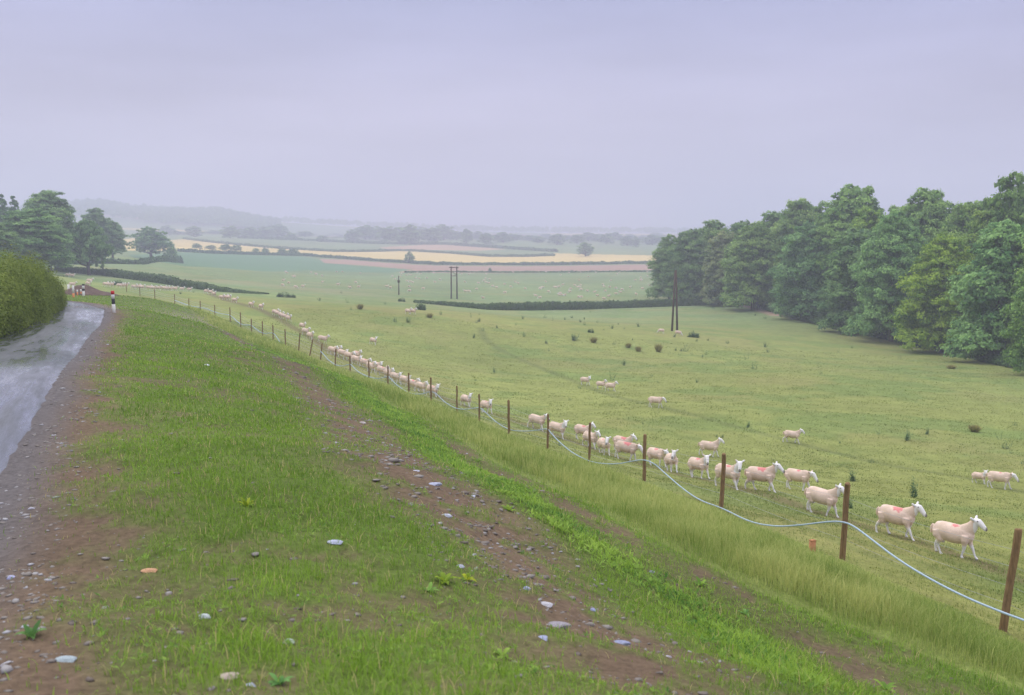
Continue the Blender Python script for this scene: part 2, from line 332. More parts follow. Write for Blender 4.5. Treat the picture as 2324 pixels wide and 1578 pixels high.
C_FIELD = np.array((.24, .268, .083)); C_FIELDF = np.array((.18, .245, .11)); C_VERGE = np.array((.105, .15, .032)); C_EARTH = np.array((.142, .10, .068)); C_GRAV = np.array((.125, .12, .13))
C_LONG = np.array((.17, .21, .055)); C_YEL = np.array((.60, .46, .18)); C_BRN = np.array((.36, .23, .17)); C_TEAL = np.array((.12, .21, .11)); C_PINK = np.array((.42, .28, .17))
def land_colour(x, y):
    earth, we, lg, dr, on = masks(x, y); m = len(x)
    fs = fence_side(x, y); field = (fs > 0) | (y > 95)
    big = fbm(x * .045, y * .03, 31)[:, None]; mid = fbm(x * .35, y * .35, 41)[:, None]
    c = np.where((y > 235)[:, None], C_FIELDF, C_FIELD) * np.ones((m, 3))
    t = sstep(120, 235, y)[:, None]; c = C_FIELD * (1 - t) + C_FIELDF * t
    c = c * (.80 + .36 * big) * (.86 + .24 * mid) * (.9 + .2 * fbm(x * 1.4, y * 1.4, 43)[:, None]); yl = sstep(.5, .7, fbm(x * .13, y * .13, 45))[:, None] * .35; c = c * (1 - yl) + np.array((.27, .245, .10)) * yl; gl = sstep(.55, .7, fbm(x * .2 + 5, y * .2, 47))[:, None] * .45; c = c * (1 - gl) + np.array((.13, .21, .06)) * gl; c[:, 0:1] *= (.92 + .2 * fbm(x * .02, y * .02, 51)[:, None])
    v = C_VERGE * (.8 + .4 * mid)
    c = np.where(field[:, None], c, v)
    # sheep walks: trodden lines
    d, _ = pdist(x, y, TRACK); k = (1 - sstep(.15, .6 + y * .004, d + .3 * (fbm(x, y, 61) - .5)))[:, None] * .75; c = c * (1 - k) + np.array((.15, .12, .065)) * k
    for off, a in ((.9, .3), (-.8, .28), (1.9, .2)):
        k = (1 - sstep(.08, .26, abs(d - abs(off)) + .15 * (fbm(x * 2, y * 2, 62) - .5)))[:, None] * a * sstep(90, 50, y)[:, None]; c = c * (1 - k) + np.array((.12, .15, .05)) * k
    d, _ = pdist(x, y, TRACK2); k = (1 - sstep(.12, .45 + y * .003, d))[:, None] * .5; c = c * (1 - k) + np.array((.13, .15, .06)) * k
    d, _ = pdist(x, y, FENCE); k = ((1 - sstep(.1, .3, abs(d - 1.3))) * .35 + (1 - sstep(.1, .3, abs(d - 2.1))) * .3)[:, None] * field[:, None] * (y < 60)[:, None]; c = c * (1 - k) + np.array((.12, .16, .05)) * k
    k = lg[:, None]; c = c * (1 - k) + C_LONG * (.75 + .4 * mid) * k
    k = (earth * (~field | (lg > 0)))[:, None]; c = c * (1 - k) + C_EARTH * (.8 + .4 * mid) * k
    k = ((1 - sstep(.1, .85, dr + .4 * (mid[:, 0] - .5))) * (y < 100))[:, None] * .8; c = c * (1 - k) + C_GRAV * k
    # gravelled lay-by behind the marker post
    lay = np.exp(-(((x + 25.5) / 3.2)**2 + ((y - 75) / 8)**2))[:, None] * .8; c = c * (1 - lay) + np.array((.27, .225, .19)) * lay
    lft = (road_left(x, y) & (y < 100))[:, None]; c = np.where(lft, np.array((.10, .13, .05)), c)
    # far fields
    f = (y > 300)
    for P_, C_ in ((YEL, C_YEL), (YEL2, C_YEL), (TEAL, C_TEAL), (BRN, C_BRN), (PINK, C_PINK)):
        k = inpoly(x, y, P_); c[k] = C_ * (.85 + .3 * fbm(x[k] * .006, y[k] * .02, 71))[:, None]
    k = y > 1350; hue = fbm(x * .0022, y * .0022, 81)
    cells = vnoise(np.floor(x / 260 + .3 * np.sin(y / 190)), np.floor(y / 330 + .3 * np.sin(x / 240)), 5)
    far = np.where((cells > .66)[:, None], C_YEL * .9, np.where((cells < .25)[:, None], np.array((.30, .2, .13)), C_FIELDF * .9)); c[k] = far[k]
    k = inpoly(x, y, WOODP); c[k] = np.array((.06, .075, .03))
    d, _ = pdist(x, y, EARTH2); k = (1 - sstep(.8, 2.4, d))[:, None] * .8; c = c * (1 - k) + np.array((.36, .23, .18)) * k
    d, _ = pdist(x, y, FIELD2); k = (1 - sstep(2, 14, d))[:, None] * .35; c = c * (1 - k) + np.array((.33, .26, .16)) * k
    return c
def rough_height(x, y):
    earth, we, lg, dr, on = masks(x, y)
    near = sstep(70, 30, y)
    h = (fbm(x * 5, y * 5, 121) - .5) * .05 * near * np.exp(-dr / .5) + (fbm(x * 1.3, y * 1.3, 101) - .5) * .10 * near * np.clip(dr / 1.0, 0, 1) + (fbm(x * 7, y * 7, 111) - .5) * .05 * sstep(25, 8, y) * np.clip(dr / .6, 0, 1)
    h = h - earth * .03 * near
    return np.where(on, -.045 - .0011 * np.clip(y, 0, 90), h - .03 * np.exp(-dr / .3) * near)

# ------------------------------------------------------------------ ground sheet
MAT_LAND, t, b = material("land_surface")
a = N(t, 'ShaderNodeAttribute'); a.attribute_name = 'albedo'
f1, _ = noise_node(t, .9, 5, .65, lo=.86, hi=1.14); f2, raw2 = noise_node(t, 14, 5, .75, lo=.62, hi=1.38)
c1 = mulcol(t, a.outputs['Color'], f1); t.links.new(mulcol(t, c1, f2), b.inputs['Base Color'])
b.inputs['Roughness'].default_value = .95; b.inputs['Specular IOR Level'].default_value = .08; bump(t, b, raw2, .6, .04)
gu = np.linspace(-1.42, 1.42, 1000); gu = np.r_[np.linspace(-1.42, -.56, 160)[:-1], np.linspace(-.56, .56, 900), np.linspace(.56, 1.42, 160)[1:]]
gq = np.r_[np.linspace(math.log(3.2), math.log(300), 900)[:-1], np.linspace(math.log(300), math.log(10500), 420)]
UU, QQ = np.meshgrid(gu, gq); YY = np.exp(QQ) - 8; XX = UU * (YY + 8); x, y = XX.ravel(), YY.ravel()
z = bh(x, y); z = z + np.where(y < 110, rough_height(x, y), 0)
i, j = np.meshgrid(np.arange(len(gu) - 1), np.arange(len(gq) - 1)); a0 = (j * len(gu) + i).ravel(); W_ = len(gu)
me = mesh_np("ground", np.c_[x, y, z], np.c_[a0, a0 + 1, a0 + W_ + 1, a0 + W_], MAT_LAND, True, colattr=land_colour(x, y))
obj("ground", me, kind='structure', label="pasture, roadside bank and rolling farmland running to the horizon")
def hgt(x, y):
    x = np.atleast_1d(np.asarray(x, float)); y = np.atleast_1d(np.asarray(y, float)); return bh(x, y) + np.where(y < 110, rough_height(x, y), 0)
def H1(x, y): return float(hgt(x, y)[0])

# ------------------------------------------------------------------ road
m = 420; tt = np.linspace(0, 1, m)
def along(L, m):
    s = np.r_[0, np.cumsum(np.hypot(*np.diff(L, axis=0).T))]; q = np.linspace(0, s[-1], m); return np.c_[np.interp(q, s, L[:, 0]), np.interp(q, s, L[:, 1])]
Rr, Rl = along(ROAD_R, m), along(ROAD_L, m); cross = np.linspace(0, 1, 15)
PX = Rr[:, None] * (1 - cross)[None, :, None] + Rl[:, None] * cross[None, :, None]
j1 = (fbm(tt * 300, tt * 0, 7) - .5) * .12; j2 = (fbm(tt * 300, tt * 0 + 5, 9) - .5) * .2
nrm = (Rr - Rl) / np.linalg.norm(Rr - Rl, axis=1)[:, None]; PX[:, 0] += nrm * j1[:, None]; PX[:, -1] += nrm * j2[:, None]
zz = bh(PX[..., 0], PX[..., 1]) - .012 + .03 * (1 - (2 * cross - 1)**2)[None]; zz[:, 0] -= .055; zz[:, -1] -= .055; zz[:, 1] -= .012
V = np.c_[PX.reshape(-1, 2), zz.ravel()]; i, j = np.meshgrid(np.arange(14), np.arange(m - 1)); a0 = (j * 15 + i).ravel()
MAT_ROAD, t, b = material("wet_tarmac")
at = N(t, 'ShaderNodeAttribute'); at.attribute_name = 'across'
wv = N(t, 'ShaderNodeValToRGB'); cr = wv.color_ramp; cr.elements[0].color = (.3, .3, .3, 1); cr.elements[1].color = (.3, .3, .3, 1); cr.elements[1].position = 1
for p, c in ((.12, .3), (.26, .62), (.38, .35), (.5, .12), (.56, .1), (.66, .5), (.78, .62), (.9, .25)):
    e = cr.elements.new(p); e.color = (c, c, c, 1)
t.links.new(at.outputs['Fac'], wv.inputs[0])
al_ = N(t, 'ShaderNodeAttribute'); al_.attribute_name = 'along'; cb_ = N(t, 'ShaderNodeCombineXYZ'); sc_ = N(t, 'ShaderNodeMath', operation='MULTIPLY'); sc_.inputs[1].default_value = 9.0; t.links.new(at.outputs['Fac'], sc_.inputs[0]); t.links.new(sc_.outputs[0], cb_.inputs[0]); sl_ = N(t, 'ShaderNodeMath', operation='MULTIPLY'); sl_.inputs[1].default_value = .32; t.links.new(al_.outputs['Fac'], sl_.inputs[0]); t.links.new(sl_.outputs[0], cb_.inputs[1])
nr_ = N(t, 'ShaderNodeTexNoise'); nr_.inputs['Scale'].default_value = 1.3; nr_.inputs['Detail'].default_value = 7; nr_.inputs['Roughness'].default_value = .7; t.links.new(cb_.outputs[0], nr_.inputs['Vector']); rm_ = N(t, 'ShaderNodeMapRange'); rm_.inputs[1].default_value = .35; rm_.inputs[2].default_value = .65; rm_.inputs[3].default_value = -.3; rm_.inputs[4].default_value = .6; t.links.new(nr_.outputs[0], rm_.inputs[0]); fr = rm_.outputs[0]; ad = N(t, 'ShaderNodeMath', operation='ADD', use_clamp=True); t.links.new(wv.outputs[0], ad.inputs[0]); t.links.new(fr, ad.inputs[1])
rr = N(t, 'ShaderNodeMapRange'); rr.inputs[3].default_value = .6; rr.inputs[4].default_value = .07; t.links.new(ad.outputs[0], rr.inputs[0]); t.links.new(rr.outputs[0], b.inputs['Roughness'])
ff, rawf = noise_node(t, 60, 3, .7, lo=.5, hi=1.6); cc = N(t, 'ShaderNodeRGB'); cc.outputs[0].default_value = (.045, .05, .065, 1); t.links.new(mulcol(t, cc.outputs[0], ff), b.inputs['Base Color'])
b.inputs['Specular IOR Level'].default_value = .45; t.links.new(ad.outputs[0], b.inputs['Coat Weight']); b.inputs['Coat Roughness'].default_value = .1; bump(t, b, rawf, .22, .010)
me = mesh_np("road", V, np.c_[a0, a0 + 1, a0 + 16, a0 + 15], MAT_ROAD, True, attrs={'across': np.tile(cross, m), 'along': np.repeat(tt * 100, 15)})
obj("road", me, kind='structure', label="narrow wet tarmac lane curving away to the left behind the hedge")

# ------------------------------------------------------------------ grass and small growth (uncountable)
def in_view(x, y, z, mrg=60):
    u, v = project(x, y, z); return (u > -mrg - 150) & (u < 2324 + mrg + 150) & (v > 300) & (v < 1578 + mrg * 3)
def scatter(m, y0, y1, r, umin=-.62, umax=.62, k=8):
    q = r.uniform(math.log(y0 + k), math.log(y1 + k), m); y = np.exp(q) - k; p = r.uniform(umin, umax, m); return p * (y + 2.0), y
def blades(name, x, y, hgtm, tone, mat, r, lean=.35, wid=.0035, label=None, kind='stuff', pxw=.75, cat=None):
    z = hgt(x, y); m = len(x); w = np.maximum(wid, pxw * y / 995.0 * .5) * r.uniform(.7, 1.2, m)
    th = r.uniform(0, 2 * math.pi, m); d = np.c_[np.cos(th), np.sin(th), np.zeros(m)]; s = np.c_[-d[:, 1], d[:, 0], np.zeros(m)]
    # turn the flat of most blades outward so they keep their width
    ln = lean * r.uniform(.2, 1.6, m) * hgtm; up = np.array([0, 0, 1.0]); B = np.c_[x, y, z - .01]
    M_ = B + d * (ln * .35)[:, None] + up * (hgtm * .6)[:, None]; T_ = B + d * ln[:, None] + up * (hgtm * r.uniform(.82, 1, m))[:, None]
    Vv = np.empty((m, 5, 3)); Vv[:, 0] = B - s * w[:, None]; Vv[:, 1] = B + s * w[:, None]; Vv[:, 2] = M_ + s * (w * .75)[:, None]; Vv[:, 3] = M_ - s * (w * .75)[:, None]; Vv[:, 4] = T_
    q = np.arange(m)[:, None] * 5; Q = q + np.array([0, 1, 2, 3]); T = q + np.array([3, 2, 4])
    me = mesh_np(name, Vv.reshape(-1, 3), [Q, T], mat, False, attrs={'tone': np.repeat(tone, 5)})
    return obj(name, me, label=label, kind=kind, cat=cat)
G_VERGE = leafmat("verge_grass_blades", (.085, .175, .02), (.33, .50, .06), .35)
rp_ = G_VERGE.node_tree.nodes['Color Ramp'].color_ramp; rp_.elements[1].position = .86; rp_.elements[1].color = (.33, .50, .06, 1); e_s = rp_.elements.new(1.0); e_s.color = (.52, .44, .20, 1)
G_LONG = leafmat("long_grass_blades", (.20, .30, .055), (.60, .61, .22), .35)
G_FIELD = leafmat("grazed_turf_blades", (.17, .23, .06), (.37, .38, .12), .25)
G_WEED = leafmat("broad_weed_leaves", (.09, .21, .035), (.36, .52, .09), .35)
r = np.random.default_rng(21)
x, y = scatter(800000, 3.2, 95, r); k = in_view(x, y, bh(x, y)); x, y = x[k], y[k]
earth, we, lg, dr, on = masks(x, y); fs = fence_side(x, y)
dens = (1 - earth)**1.5 * (.42 + .58 * sstep(.3, .6, .55 * fbm(x * 2.3, y * 2.3, 201) + .45 * fbm(x * 9, y * 9, 203))) + .05; dens = dens * (1 - .6 * we) * (.8 + .2 * sstep(6, 12, y))
k = (lg < .5) & (fs < .3) & (~on) & (dr > .3) & ~road_left(x, y) & (r.random(len(x)) < dens) & (y < 92); x, y, we_, ea = x[k], y[k], we[k], earth[k]
hh = (.03 + .09 * r.random(len(x))**2.2) * (.55 + .9 * fbm(x * .8, y * .8, 211)) * (1 - .5 * ea) + .05 * we_
tn = np.clip(.15 + .55 * fbm(x * .5, y * .5, 221) + .25 * r.normal(size=len(x)) * .6 + .25 * we_, 0, 1)
tn = np.where(r.random(len(tn)) < .05 + .12 * ea, 1.0, np.minimum(tn, .86)); blades("verge_grass", x, y, hh, tn, G_VERGE, r, .7, .0028, "short thin green grass growing through the stony earth of the bank")
r = np.random.default_rng(22)
x, y = scatter(900000, 5.5, 120, r, -.62, .66); k = in_view(x, y, bh(x, y)) & inpoly(x, y, LG_POLY); x, y = x[k], y[k]
di, _ = pdist(x, y, LG_IN); df, _ = pdist(x, y, FENCE_L); d2, _ = pdist(x, y, D2)
edge = sstep(0, .9, di + .5 * (fbm(x * 2, y * 2, 231) - .5)); fe = .35 + .65 * sstep(0, 1.0, df)
k = (r.random(len(x)) < .35 + .65 * edge) & (d2 > .25); x, y, edge, fe, df = x[k], y[k], edge[k], fe[k], df[k]
clump = fbm(x * 1.6, y * 1.6, 241)
hh = (.10 + .30 * edge * fe) * (.45 + .8 * clump) * (.25 + .75 * sstep(0, 1.7, df)) * r.uniform(.6, 1.15, len(x))
tn = np.clip(.28 + .9 * (fbm(x * .9, y * .9, 251) - .35) + .22 * r.normal(size=len(x)) - .25 * (1 - edge), 0, 1)
blades("long_grass", x, y, hh, tn, G_LONG, r, .45, .0022, "tall pale seeding grass left ungrazed along the fence foot", pxw=.62)
r = np.random.default_rng(23)
x, y = scatter(700000, 11, 130, r, -.5, .66, k=20); fs = fence_side(x, y); df, _ = pdist(x, y, FENCE_L)
k = in_view(x, y, bh(x, y)) & (fs > 0) & ~inpoly(x, y, LG_POLY); x, y = x[k], y[k]
d, _ = pdist(x, y, TRACK); k = (d > .25) | (r.random(len(x)) < .2); k = r.random(len(x)) < .25 + 1.1 * sstep(.4, .6, fbm(x * 1.1, y * 1.1, 263)); x, y = x[k], y[k]
hh = (.02 + .05 * r.random(len(x))**2) * (.5 + fbm(x * .7, y * .7, 261)); tn = np.clip(.8 - 1.1 * fbm(x * .2 + 5, y * .2, 47) + .2 * r.normal(size=len(x)), 0, 1)
blades("grazed_turf", x, y, hh, tn, G_FIELD, r, .9, .003, "close-cropped yellowish green turf of the sheep field", pxw=.7)
# broad leaved weeds along the foot of the bank and dotted over it
r = np.random.default_rng(24); CC = []; UUv = []; VVv = []; TT = []
def rosette(x, y, z, m, L, tone, r, up=.5):
    th = r.uniform(0, 2 * math.pi, m); e = r.uniform(up * .3, up * 1.5, m); d = np.c_[np.cos(th) * np.cos(e), np.sin(th) * np.cos(e), np.sin(e)]
    l = L * r.uniform(.6, 1.2, m); s = np.c_[-np.sin(th), np.cos(th), np.zeros(m)]
    CC.append(np.array([x, y, z]) + d * (l * .6)[:, None]); UUv.append(d * (l * .5)[:, None]); VVv.append(s * (l * .2)[:, None]); TT.append(np.clip(tone + r.normal(size=m) * .15, 0, 1))
s = resample(WD, .09)
for k in range(8500):
    p = s[int(len(s) * (r.random()**.8) * .999)]; ww = .24 + .010 * p[1]; xx, yy = p + r.normal(size=2) * ww * .62; u, v = project(xx, yy, -4)
    rosette(xx, yy, 0, 5, r.uniform(.022, .075) * (1 + yy * .014), fbm(xx * 2.2, yy * 2.2, 281) * 1.5 - .3, r, .7)
x, y = scatter(26000, 3.3, 60, r); e_, _, l_, dr_, on_ = masks(x, y); k = (l_ < .5) & (fence_side(x, y) < 0) & (dr_ > .8) & ~on_ & (e_ < .7) & ~road_left(x, y) & (fbm(x * .7, y * .7, 291) > .42)
for xx, yy in zip(x[k], y[k]): rosette(xx, yy, 0, 5, r.uniform(.009, .034) * (1 + yy * .035), r.uniform(.1, .7), r, .6)
C_ = np.vstack(CC); C_[:, 2] += np.repeat(0, len(C_)) + hgt(C_[:, 0], C_[:, 1]) + .015
Vq, Fq, Tq = quads(C_, np.vstack(UUv), np.vstack(VVv), np.concatenate(TT))
obj("weeds", mesh_np("weeds", Vq, Fq, G_WEED, attrs={'tone': Tq}), kind='stuff', label="low bright broad-leaved weeds along the foot of the bank")

# ------------------------------------------------------------------ stones
MAT_STONE = simple("slaty_stone", (.40, .41, .47), .8, 9, .55, 1.3, .3, .5, objcol=True)
MAT_GRAVEL, t, b = material("loose_gravel"); a = N(t, 'ShaderNodeAttribute'); a.attribute_name = 'tone'
rp = N(t, 'ShaderNodeValToRGB'); rp.color_ramp.elements[0].color = (.10, .075, .06, 1); rp.color_ramp.elements[1].color = (.36, .365, .41, 1); e = rp.color_ramp.elements.new(.55); e.color = (.22, .20, .185, 1)
t.links.new(a.outputs['Fac'], rp.inputs[0]); t.links.new(rp.outputs[0], b.inputs['Base Color']); b.inputs['Roughness'].default_value = .75
ICO_V = []
ph = (1 + 5**.5) / 2
ICO_V = np.array([(-1, ph, 0), (1, ph, 0), (-1, -ph, 0), (1, -ph, 0), (0, -1, ph), (0, 1, ph), (0, -1, -ph), (0, 1, -ph), (ph, 0, -1), (ph, 0, 1), (-ph, 0, -1), (-ph, 0, 1)]) / 1.9
ICO_F = np.array([(0, 11, 5), (0, 5, 1), (0, 1, 7), (0, 7, 10), (0, 10, 11), (1, 5, 9), (5, 11, 4), (11, 10, 2), (10, 7, 6), (7, 1, 8), (3, 9, 4), (3, 4, 2), (3, 2, 6), (3, 6, 8), (3, 8, 9), (4, 9, 5), (2, 4, 11), (6, 2, 10), (8, 6, 7), (9, 8, 1)])
r = np.random.default_rng(31)
x, y = scatter(120000, 3.2, 70, r); e_, w_, l_, dr_, on_ = masks(x, y)
d1, _ = pdist(x, y, D1)
pr = e_**1.5 * .17 + (dr_ < .9) * .35 + (d1 < 1.1) * .3 * sstep(6, 10, y) + .006
pr = pr * (.25 + 1.1 * sstep(.4, .62, fbm(x * 1.5, y * 1.5, 301)))
k = (~on_) & ~road_left(x, y) & (fence_side(x, y) < .4) & (l_ < .5) & (r.random(len(x)) < pr) & in_view(x, y, bh(x, y)); x, y, dr_, d1 = x[k], y[k], dr_[k], d1[k]; m = len(x)
sz = (.0055 + .018 * r.random(m)**4.5 + .012 * (r.random(m) < .04)) * (1 + y * .035) * (1 + .8 * (d1 < .9) * (y > 7) * r.random(m)**3); z = hgt(x, y)
rot = r.uniform(0, 6.28, m); P_ = ICO_V[None] * (1 + r.uniform(-.28, .28, (m, 12, 1))) * (sz[:, None, None] * np.stack([r.uniform(.8, 1.9, m), r.uniform(.7, 1.2, m), r.uniform(.22, .45, m)], 1)[:, None])
cx, sx = np.cos(rot)[:, None], np.sin(rot)[:, None]; PX_ = P_[..., 0] * cx - P_[..., 1] * sx; PY_ = P_[..., 0] * sx + P_[..., 1] * cx
V = np.stack([PX_ + x[:, None], PY_ + y[:, None], P_[..., 2] + z[:, None] + (sz * .12)[:, None]], 2).reshape(-1, 3)
F = (np.arange(m)[:, None, None] * 12 + ICO_F[None]).reshape(-1, 3)
tn = np.clip(r.beta(1.4, 2.7, m) + .15 * (dr_ < .8), 0, 1)
obj("gravel", mesh_np("gravel", V, F, MAT_GRAVEL, attrs={'tone': np.repeat(tn, 12)}), kind='stuff', label="loose stones and chippings strewn over the bank and along the road edge")
def stone_mesh(seed, flat=.45):
    rr = np.random.default_rng(seed); V = ICO_V.copy(); F = ICO_F.copy()
    for it in range(2):                                           # subdivide
        V = list(map(tuple, V)); E = {}; NF = []
        def mid(a, b):
            k = (min(a, b), max(a, b))
            if k not in E:
                p = (np.array(V[a]) + np.array(V[b])) / 2; p = p / np.linalg.norm(p) * (np.linalg.norm(V[a]) + np.linalg.norm(V[b])) / 2; V.append(tuple(p)); E[k] = len(V) - 1
            return E[k]
        for a, b, c in F:
            ab, bc, ca = mid(a, b), mid(b, c), mid(c, a); NF += [(a, ab, ca), (b, bc, ab), (c, ca, bc), (ab, bc, ca)]
        V = np.array(V); F = np.array(NF)
    for _ in range(9):                                            # chip it with planes
        d = rand_dirs(1, rr)[0]; h = rr.uniform(.45, .85); s_ = V @ d; V -= np.outer(np.clip(s_ - h, 0, None), d)
    V *= np.array([rr.uniform(1.1, 1.6), rr.uniform(.7, 1), flat]); return mesh_np("stone", V, F, MAT_STONE)
SM = [stone_mesh(400 + k, f) for k, f in enumerate((.42, .6, .3, .5, .7))]
STONES = [(1013,1172,.075,1,(1.45,1.5,1.55),"largest pale blue-grey stone standing on the bare brown earth of the bank crest"),
 (762,1240,.085,2,(1.15,1.2,1.35),"flat bluish slab lying alone in the grass at the middle of the bank"),
 (985,1098,.12,0,(1.0,1.05,1.2),"long narrow slate on the earth crest just above the biggest pale stone"),
 (945,1062,.07,2,(1.25,1.25,1.35),"thin flat light slate high on the earth crest"),
 (888,1010,.06,3,(.95,.95,1.05),"grey stone on the earth crest below the white-capped one"),
 (822,957,.1,1,(1.7,1.5,1.3),"whitish chunk on the dark stony earth at the bank top"),
 (1075,1128,.055,3,(1.2,1.2,1.3),"rounded pale stone on bare earth, right of the long slate"),
 (1195,1340,.06,4,(1.0,1.05,1.3),"upright blue-grey stone at the head of the lower earth patch"),
 (1238,1365,.085,2,(1.25,1.2,1.15),"long pale flat stone across the lower earth patch"),
 (1265,1420,.11,0,(.8,.72,.72),"broad brownish half-buried stone in the middle of the lower earth patch"),
 (1345,1385,.055,4,(.85,.9,1.25),"dark bluish stone standing at the right of the lower earth patch"),
 (1235,1452,.055,3,(.95,1,1.3),"small bluish lump below the broad brownish stone"),
 (1408,1445,.085,0,(.75,.8,1.05),"dark slate on the earth patch, lower right of the bank"),
 (1512,1478,.05,1,(1.2,1.1,1.1),"small bright stone in grass below the dark slate"),
 (465,1400,.05,1,(1.5,1.6,1.45),"small whitish stone standing up out of the grass, lower left of the bank"),
 (655,1448,.06,4,(1.1,1.25,.95),"pale greenish stone on the grass at the bottom middle"),
 (522,1538,.065,2,(1.25,1.0,.75),"buff flat stone at the bottom edge in bare earth"),
 (568,1550,.04,3,(1.1,1.15,1.3),"small grey-blue pebble beside the buff flat stone"),
 (25,1305,.05,4,(1.2,1.2,1.55),"bluish white stone on the earth beside the road, far left"),
 (340,1295,.075,2,(1.45,.8,.4),"rusty orange flat stone in the grass left of centre"),
 (1045,1290,.055,3,(1.1,1.1,1.2),"grey stone beside the yellow-green dock leaves"),
 (1480,1300,.05,1,(.95,.95,1.1),"grey stone beside the green weed strip"),
 (470,830,.12,3,(1.9,1.9,1.9),"white stone far up the green bank"),
 (150,1490,.07,2,(.95,1.1,1.05),"dull grey slab at the bottom left corner"),
 (1060,1030,.05,3,(1.0,1.0,1.1),"grey stone at the right edge of the earth crest"),
 (70,1150,.05,0,(1.05,1.0,1.05),"brown-grey stone in the earth at the road edge"),]
for u, v, s_, k, col, lab in STONES:
    X, Y = gp(u, v); obj("stone", SM[k], loc=(X, Y, H1(X, Y) + s_ * .06), rotz=random.uniform(-.5, .5), label=lab, cat="stone", group="larger stones on the bank", color=col, scale=s_ * .62)

# dock plants: separate clumps of big leaves
def leafblade(mb, base, d, L, Wd, droop, up0):
    """one broad curved leaf of 5 cross sections"""
    s = np.array([-d[1], d[0], 0]); V = []; nS = 6
    for i in range(nS):
        t_ = i / (nS - 1); w_ = Wd * math.sin(math.pi * min(1, .12 + .88 * t_))**.8 * (1 - .1 * t_) if i < nS - 1 else .001
        c = base + d * (L * t_ * .85) + np.array([0, 0, L * (up0 * t_ - droop * t_ * t_)])
        V += [c - s * w_ + np.array([0, 0, w_ * .3]), c, c + s * w_ + np.array([0, 0, w_ * .3])]
    Q = []
    for i in range(nS - 1): a = i * 3; Q += [(a, a + 1, a + 4, a + 3), (a + 1, a + 2, a + 5, a + 4)]
    mb.add(V, Q)
def dock_mesh(seed, nl, L):
    rr = np.random.default_rng(seed); mb = MB(); 
    for k in range(nl):
        th = k * 2.4 + rr.uniform(-.4, .4); d = np.array([math.cos(th), math.sin(th), 0]); leafblade(mb, d * .01, d, L * rr.uniform(.6, 1.1), L * rr.uniform(.13, .2), rr.uniform(.3, .8), rr.uniform(.5, 1.2))
    nV = mb.n; return mb.mesh("dock_plant", G_WEED, True, attrs={'tone': np.repeat(rr.uniform(.3, 1, nl), 18)})
DM = [dock_mesh(500 + k, n_, L) for k, (n_, L) in enumerate(((9, .17), (7, .13), (11, .14)))]
DOCKS = [(1010,1322,0,(1.2,1.1,.6),"yellow-green dock with broad leaves beside a grey stone in mid bank"),(1060,1318,1,(1.5,1.2,.4),"yellowing dock leaves just right of the broad green dock"),(975,1335,1,(.9,1.1,1.3),"bluish green dock at the left of the yellow-green dock"),
 (1140,1482,1,(1.1,1.1,1.1),"small bright dock at the lower centre of the bank"),(1590,1330,2,(1,1.1,1),"dock with pale shining leaves on the weed strip"),(635,1535,1,(.7,1,1.6),"single blue-green dock rosette at the bottom edge"),(70,1440,2,(.6,.8,1.3),"dark bluish dock low on the earth, bottom left"),
 (560,1145,2,(1.35,1.1,.4),"bright yellow-green clump in the upper middle of the bank"),(2010,1560,0,(1,1.1,1),"large-leaved dock at the bottom right of the bank"),(1085,1050,0,(1,1,1),"leafy dock at the upper end of the weed strip"),(1690,1395,1,(.8,1,1.5),"pale blue-green dock between the weed strip and the bare earth"),(1155,1160,0,(1.1,1.1,.8),"tallest leafy dock half way along the weed strip")]
for u, v, k, col, lab in DOCKS:
    X, Y = gp(u, v); obj("dock_plant", DM[k], loc=(X, Y, H1(X, Y)), rotz=random.uniform(0, 6), label=lab, cat="plant", group="dock plants on the bank", color=tuple(.75 * q_ for q_ in col), scale=.55 + .022 * Y)

# ------------------------------------------------------------------ fence with posts and wires
MAT_POST = simple("weathered_stake", (.23, .145, .075), .9, 12, .6, 1.35, .15, .4, (4, 4, .5))
MAT_WIRE = simple("galvanised_wire", (.35, .36, .37), .5, 5)
e0 = FENCE[3]; fence = bpy.data.objects.new("wire_fence", None); COL.objects.link(fence); fence.location = (FENCE[0][0], FENCE[0][1], H1(*FENCE[0]))
fence['label'] = "stock fence of round brown wooden stakes and thin wire running between bank and field"; fence['category'] = "fence"
FO = np.array(fence.location); TILT = {0: (.09, 0), 1: (.03, 0), 2: (.02, 0), 7: (.0, 0), 15: (.12, 0), 16: (.2, 0), 14: (.04, 0), 17: (.1, 0)}
FH = {}; HT = {4: 1.3, 1: 1.28, 0: 1.3}
def post_mesh(h, rad, tilt, seed):
    rr = np.random.default_rng(seed); mb = MB(); zs = np.array([-.25, 0, .25 * h, .5 * h, .75 * h, h - .02, h]); 
    pts = [(tilt * max(z_, 0) + rr.normal() * .006, rr.normal() * .006, z_) for z_ in zs]
    mb.tube(pts, np.array([1, 1.06, 1.02, .98, 1, .97, .88]) * rad, 10); return mb.mesh("post", MAT_POST, True)
POSTS3 = []
for k, (X, Y) in enumerate(FENCE):
    z0 = H1(X, Y); h = HT.get(k, 1.25 + .05 * math.sin(k * 2.3)); rad = .047 if k < 4 or k % 3 == 0 else .038; 
    if Y > 45: rad = max(rad * .9, .045)
    tl = TILT.get(k, (.012 * math.sin(k * 5.1), 0))[0]
    obj("post", post_mesh(h, rad, tl, 600 + k), fence, loc=tuple(np.array([X, Y, z0]) - FO)); POSTS3.append((X, Y, z0, h, tl))
